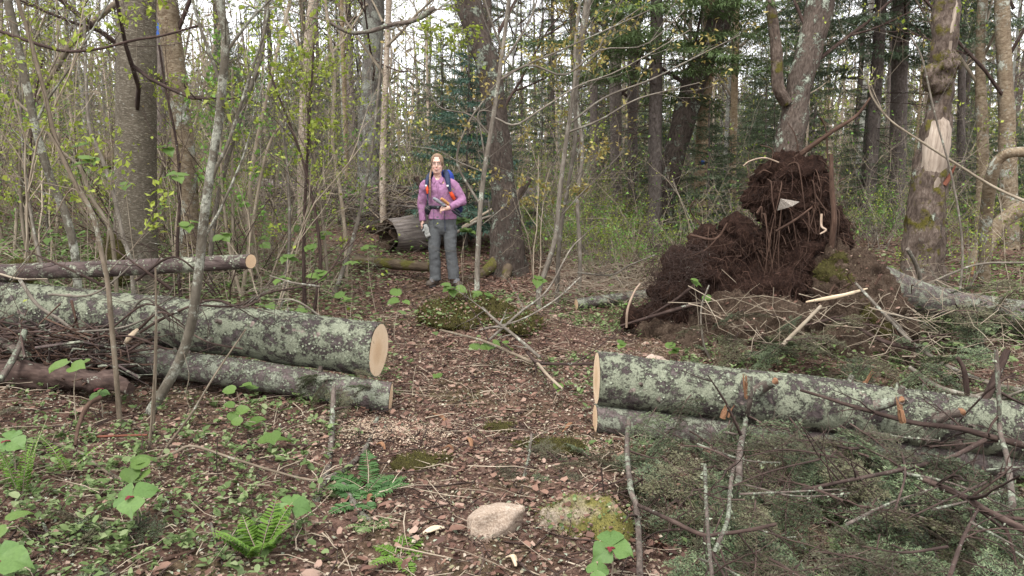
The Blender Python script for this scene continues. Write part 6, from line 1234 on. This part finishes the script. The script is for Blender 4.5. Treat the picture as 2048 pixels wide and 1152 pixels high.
# hair: a cap grown from the head rings, open over the face
b = MB(); loft(b, head_rings(1.085, .004, .006), 40); v = np.vstack(b.v); q = np.vstack(b.q); t_ = np.vstack(b.t)
def hair_ok(f):
    c = v[f].mean(0) - hc; lim = .088 + .4 * max(0, abs(c[0]) - .03) * -1
    return not (c[1] < -.012 and c[2] < .088 - 5.0 * max(0, abs(c[0]) - .035) ** 1.15 * 1.2) and c[2] > -.085 + .3 * max(0, -c[1])
h = MB(); q = np.array([f for f in q if hair_ok(f)]); t_ = np.array([f for f in t_ if hair_ok(f)])
vv = v + .004 * fbm(v * [60, 60, 14], 5, 2)[:, None] * norm(v - hc); h.add(vv, q=q, t=t_ if len(t_) else None)
for k in range(70):
    a = U(-1, 1); p0 = hc + [a * .045, -.066 + .04 * a * a, .098 - .02 * a * a]; h.tube(spl([p0, hc + [a * .074 + U(-.004, .004), -.02, .074], hc + [np.sign(a) * .077, .03, .01 + U(-.03, .02)]], 6), [.0045, .004, .003], 4, cap=False)
hair = obj('hair', h, M_HAIR, person); hm_ = hair.modifiers.new('thick', 'SOLIDIFY'); hm_.thickness = .006; hm_.offset = -1
b = MB(); br_ = spl([hc + [-.070, .02, -.05], hc + [-.080, -.02, -.10], hc + [-.084, -.10, -.17], hc + [-.082, -.128, -.27], hc + [-.082, -.135, -.36]], 40); b.tube(br_, .009 + .004 * np.abs(np.sin(np.linspace(0, 26, 40))), 10); obj('braid', b, M_HAIR, person)
b = MB(); b.tube([br_[-1] + [0, 0, .01], br_[-1] + [0, 0, -.05]], [.012, .004], 8); obj('braid_tip', b, M_HAIR, person)
# shirt
def folds(amp, sc, s): return lambda co: amp * fbm(co * sc, s, 3)
b = MB(); sc_ = K(884, 417)
loft(b, [(K(885, 444), .186, .128), (K(885, 437), .184, .126), (K(884, 425), .172, .118), (K(883, 415), .163, .113), (K(882, 402), .170, .118), (K(881, 388), .178, .126), (K(879, 377), .176, .115), (K(878, 369, .008), .135, .088), (K(877, 364.5, .018), .090, .070), (K(876.5, 361, .026), .066, .056)], 30)
for s_, e_, w_ in ((sh_r, el_r, wr_r), (sh_l, el_l, wr_l)):
    b.tube(spl([s_ + (np.array([.03, 0, .0]) if s_ is sh_r else np.array([-.03, 0, .0])), s_, (s_ + e_) / 2, e_], 9), [.066, .070, .060, .054], 16); b.tube(spl([e_ - (w_ - e_) * .05, (e_ + w_) / 2, w_], 8), [.054, .048, .041], 16)
shirt = remesh(b, 'shirt', M_SHIRT, .009, person, 3, folds(.011, 14, 3))
for px, sx in ((868, -1), (884, 1)):
    c = MB(); a = K(876, 360, -.055); c.add([a + [sx * .010, -.035, -.045], a + [sx * .050, .02, .022], a + [sx * .078, .0, -.030], a + [sx * .046, -.062, -.078]], q=[(0, 1, 2, 3)]); c.add([a + [sx * .010, -.027, -.047], a + [sx * .050, .028, .020], a + [sx * .078, .008, -.032], a + [sx * .046, -.054, -.080]], q=[(3, 2, 1, 0)])
    obj('collar', c, M_SHIRTD, shirt)
c = MB(); c.tube(spl([K(876, 372, -.105), K(878, 385, -.132), K(880, 402, -.126), K(882, 417, -.118), K(884, 443, -.130)], 14), .011, 6, squash=.3); obj('placket', c, M_SHIRTD, shirt)
for w_, e_ in ((wr_r, el_r), (wr_l, el_l)): c = MB(); d = norm(w_ - e_); c.tube([w_ - d * .05, w_ + d * .006], [.045, .043], 14); obj('cuff', c, M_SHIRTD, shirt)
# trousers
b = MB(); loft(b, [(K(885, 474), .085, .075), (K(885, 468), .135, .100), (K(885, 458), .172, .120), (K(885, 445), .178, .122), (K(885, 436), .172, .116)], 26)
for hx, kx, ax, ay in ((871, 868.5, 871.5, 566), (899, 901.5, 907.5, 563)): b.tube(spl([K(hx, 458), K((hx + kx) / 2, 480, -.01), K(kx, 500, -.025), K((kx + ax) / 2, 530, .0), K(ax, ay, .01)], 14), [.098, .090, .076, .072, .074], 18)
trou = remesh(b, 'trousers', M_TROU, .009, person, 3, lambda co: .007 * fbm(co * [9, 9, 15], 5, 3))
for sx, px in ((-1, 860), (1, 908)): c = MB(); c.tube(spl([K(px, 447, -.10), K(px + sx * 3, 458, -.085), K(px + sx * 4, 464, -.06)], 8), .006, 5); obj('pocket_edge', c, M_TROU, trou)
for px, py, tx in ((870, 578, -.10), (907.5, 576, .12)):
    a = K(px, 560, .02); z0 = ghf(a[0], a[1]) ; bt = MB()
    ellipsoid(bt, [a[0], a[1] + .02, z0 + .055], (.046, .07, .06)); ellipsoid(bt, [a[0] + tx * .6, a[1] - .10, z0 + .042], (.050, .085, .045)); bt.tube([[a[0], a[1] + .015, z0 + .05], [a[0], a[1] + .01, z0 + .16]], [.052, .056], 14); ellipsoid(bt, [a[0] + tx * .3, a[1] - .04, z0 + .06], (.047, .08, .055))
    bo = remesh(bt, 'boot', M_BOOT, .009, person, 2, folds(.003, 30, 8))
    s_ = MB(); ellipsoid(s_, [a[0] + tx * .35, a[1] - .05, z0 + .012], (.056, .15, .018), 20, 6); obj('sole', s_, M_SOLE, bo)
    l_ = MB()
    for k in range(4): l_.tube(spl([[a[0] + tx * .3 - .03, a[1] - .06 - .018 * k, z0 + .105 - .012 * k], [a[0] + tx * .35, a[1] - .075 - .018 * k, z0 + .112 - .012 * k], [a[0] + tx * .4 + .03, a[1] - .06 - .018 * k, z0 + .105 - .012 * k]], 6), .004, 4)
    obj('laces', l_, M_GREY, bo)
# backpack, worn by the hiker but a thing of its own
bp = thing('backpack', 'blue hiking backpack with navy straps and black hip belt', 'backpack', tuple(K(882, 415, .2)))
b = MB(); loft(b, [(K(883, 438, .22), .13, .09), (K(883, 428, .23), .17, .12), (K(882, 400, .235), .175, .13), (K(880, 370, .23), .165, .125), (K(878, 354, .21), .155, .11), (K(877, 346, .20), .12, .08)], 22, power=3.0); remesh(b, 'pack_body', M_PACK, .014, bp, 3, folds(.012, 9, 12))
def strap(pts, w, mat, name='strap', th=.35): b = MB(); b.tube(spl(pts, 20), w, 8, squash=th); return obj(name, b, mat, bp)
strap([K(862, 352, .12), K(859, 357, .02), K(856.5, 364, -.075), K(856, 376, -.125), K(857, 392, -.135), K(858, 405, -.12), K(856, 418, -.05)], [.030, .034, .032, .022, .012, .009, .008], M_NAVY, 'shoulder_strap', .9)
strap([K(889, 349, .12), K(893, 355, .02), K(896, 364, -.070), K(899, 376, -.118), K(903, 390, -.120), K(908, 402, -.08), K(910, 412, 0)], [.034, .038, .034, .026, .016, .012, .01], M_NAVY, 'shoulder_strap', .9)
strap([K(856, 376, -.145), K(857, 384, -.155), K(857.5, 392, -.15)], [.012, .018, .010], M_ORANGE, 'orange_webbing'); strap([K(902, 388, -.125), K(906, 396, -.118), K(910, 404, -.09)], [.018, .026, .02], M_ORANGE, 'orange_pocket', .6)
ang = np.linspace(0, 2 * math.pi, 40); ce = K(883.5, 419)
b = MB(); vv = []
for dz in (-.020, .020): vv.append(np.stack([ce[0] + .180 * np.cos(ang[:-1]), ce[1] + .128 * np.sin(ang[:-1]), np.full(39, ce[2] + dz)], -1))
for dz in (.020, -.020): vv.append(np.stack([ce[0] + .170 * np.cos(ang[:-1]), ce[1] + .118 * np.sin(ang[:-1]), np.full(39, ce[2] + dz)], -1))
q = []
for r_ in range(4):
    for j in range(39): q.append((r_ * 39 + j, r_ * 39 + (j + 1) % 39, ((r_ + 1) % 4) * 39 + (j + 1) % 39, ((r_ + 1) % 4) * 39 + j))
b.add(np.vstack(vv), q=q); obj('hip_belt', b, M_DARK, bp)
b = MB(); box(b, K(878, 419, -.135), (.028, .010, .020)); obj('buckle', b, M_DARK, bp); b = MB(); b.tube([K(876, 417, -.149), K(880, 421, -.149)], .003, 4); b.tube([K(880, 417, -.149), K(876, 421, -.149)], .003, 4); obj('buckle_mark', b, M_GREY, bp)
b = MB(); ellipsoid(b, K(857, 424, -.06), (.048, .05, .065), 14, 10); remesh(b, 'hip_pouch', M_DARK, .012, bp, 2, folds(.006, 20, 4)); b = MB(); ellipsoid(b, K(917, 424, .05), (.05, .07, .07), 14, 10); remesh(b, 'side_pouch', plain('dark_blue_pouch', (.012,.015,.07), .7), .012, bp, 2, folds(.008, 18, 5))
strap([K(869, 421, -.13), K(869.5, 436, -.14), K(870, 452, -.135)], .007, M_NAVY); strap([K(891, 421, -.13), K(891.5, 440, -.145), K(892, 466, -.125)], .010, M_NAVY)
strap([K(856, 398, -.14), K(859, 410, -.13), K(860, 420, -.10)], .006, M_GREY); b = MB(); box(b, K(897, 377, -.14), (.012, .008, .012)); obj('strap_clip', b, M_WHITE, bp); b = MB(); box(b, K(854.5, 377, -.15), (.010, .006, .014)); obj('strap_clip', b, M_WHITE, bp)
# folded trekking poles in her left hand, gloves in her right
hnd = wr_l + np.array([-.085, -.03, -.02])
for k, (off, lab) in enumerate((((0, 0, 0), 'folded trekking pole with grey handle held against the waist'), ((.03, -.03, .028), 'second folded trekking pole with cork grip held above the other'))):
    o_ = np.array(off); a, e_ = (K(872, 401, -.27) + o_, K(926, 439, -.14) + o_) if k == 0 else (K(887, 402, -.25), K(921, 430, -.12))
    t = thing('trekking_pole', lab, 'trekking pole', tuple(hnd)); d = norm(e_ - a)
    b = MB(); b.tube([a + d * .06, e_], [.010, .009], 8); obj('shaft', b, M_DARK, t)
    b = MB(); b.tube(spl([a + d * -.01, a + d * .05, a + d * .10, a + d * .16], 10), [.018, .022, .018, .020], 10, rough=.05, rs=40); obj('grip', b, M_GREY if k == 0 else M_CORK, t)
    b = MB(); b.tube([e_ - d * .13, e_ - d * .02], [.017, .016], 10); obj('lower_grip', b, M_DARK, t)
    b = MB(); c_ = a + d * .13; b.tube([c_ - [0, .0, .025], c_ + [.0, -.01, .02]], [.012, .014], 8); obj('clamp', b, M_GREY, t)
gl = thing('glove_pair', 'pale grey gloves hanging from the right hand', 'gloves', tuple(wr_r + np.array([.02, -.03, -.09])))
gc = wr_r + np.array([.030, -.045, -.085])
for k in range(2):
    b = MB(); o_ = np.array([.012 * k, -.02 * k, -.012 * k]); b.tube([gc + o_ + [-.01, 0, .05], gc + o_ + [.01, 0, .0], gc + o_ + [.02, 0, -.06]], [.024, .034, .032], 10, squash=.5)
    for j in range(4): a = gc + o_ + [-.012 + .018 * j, 0, -.055]; b.tube([a, a + [.012, -.008, -.035], a + [.020, .0, -.065 + .008 * j]], [.010, .010, .008], 7)
    b.tube([gc + o_ + [-.02, 0, -.01], gc + o_ + [-.04, -.01, -.04]], [.012, .009], 7); remesh(b, 'glove', M_DARK if k == 0 else M_GLOVE, .006, gl, 2)
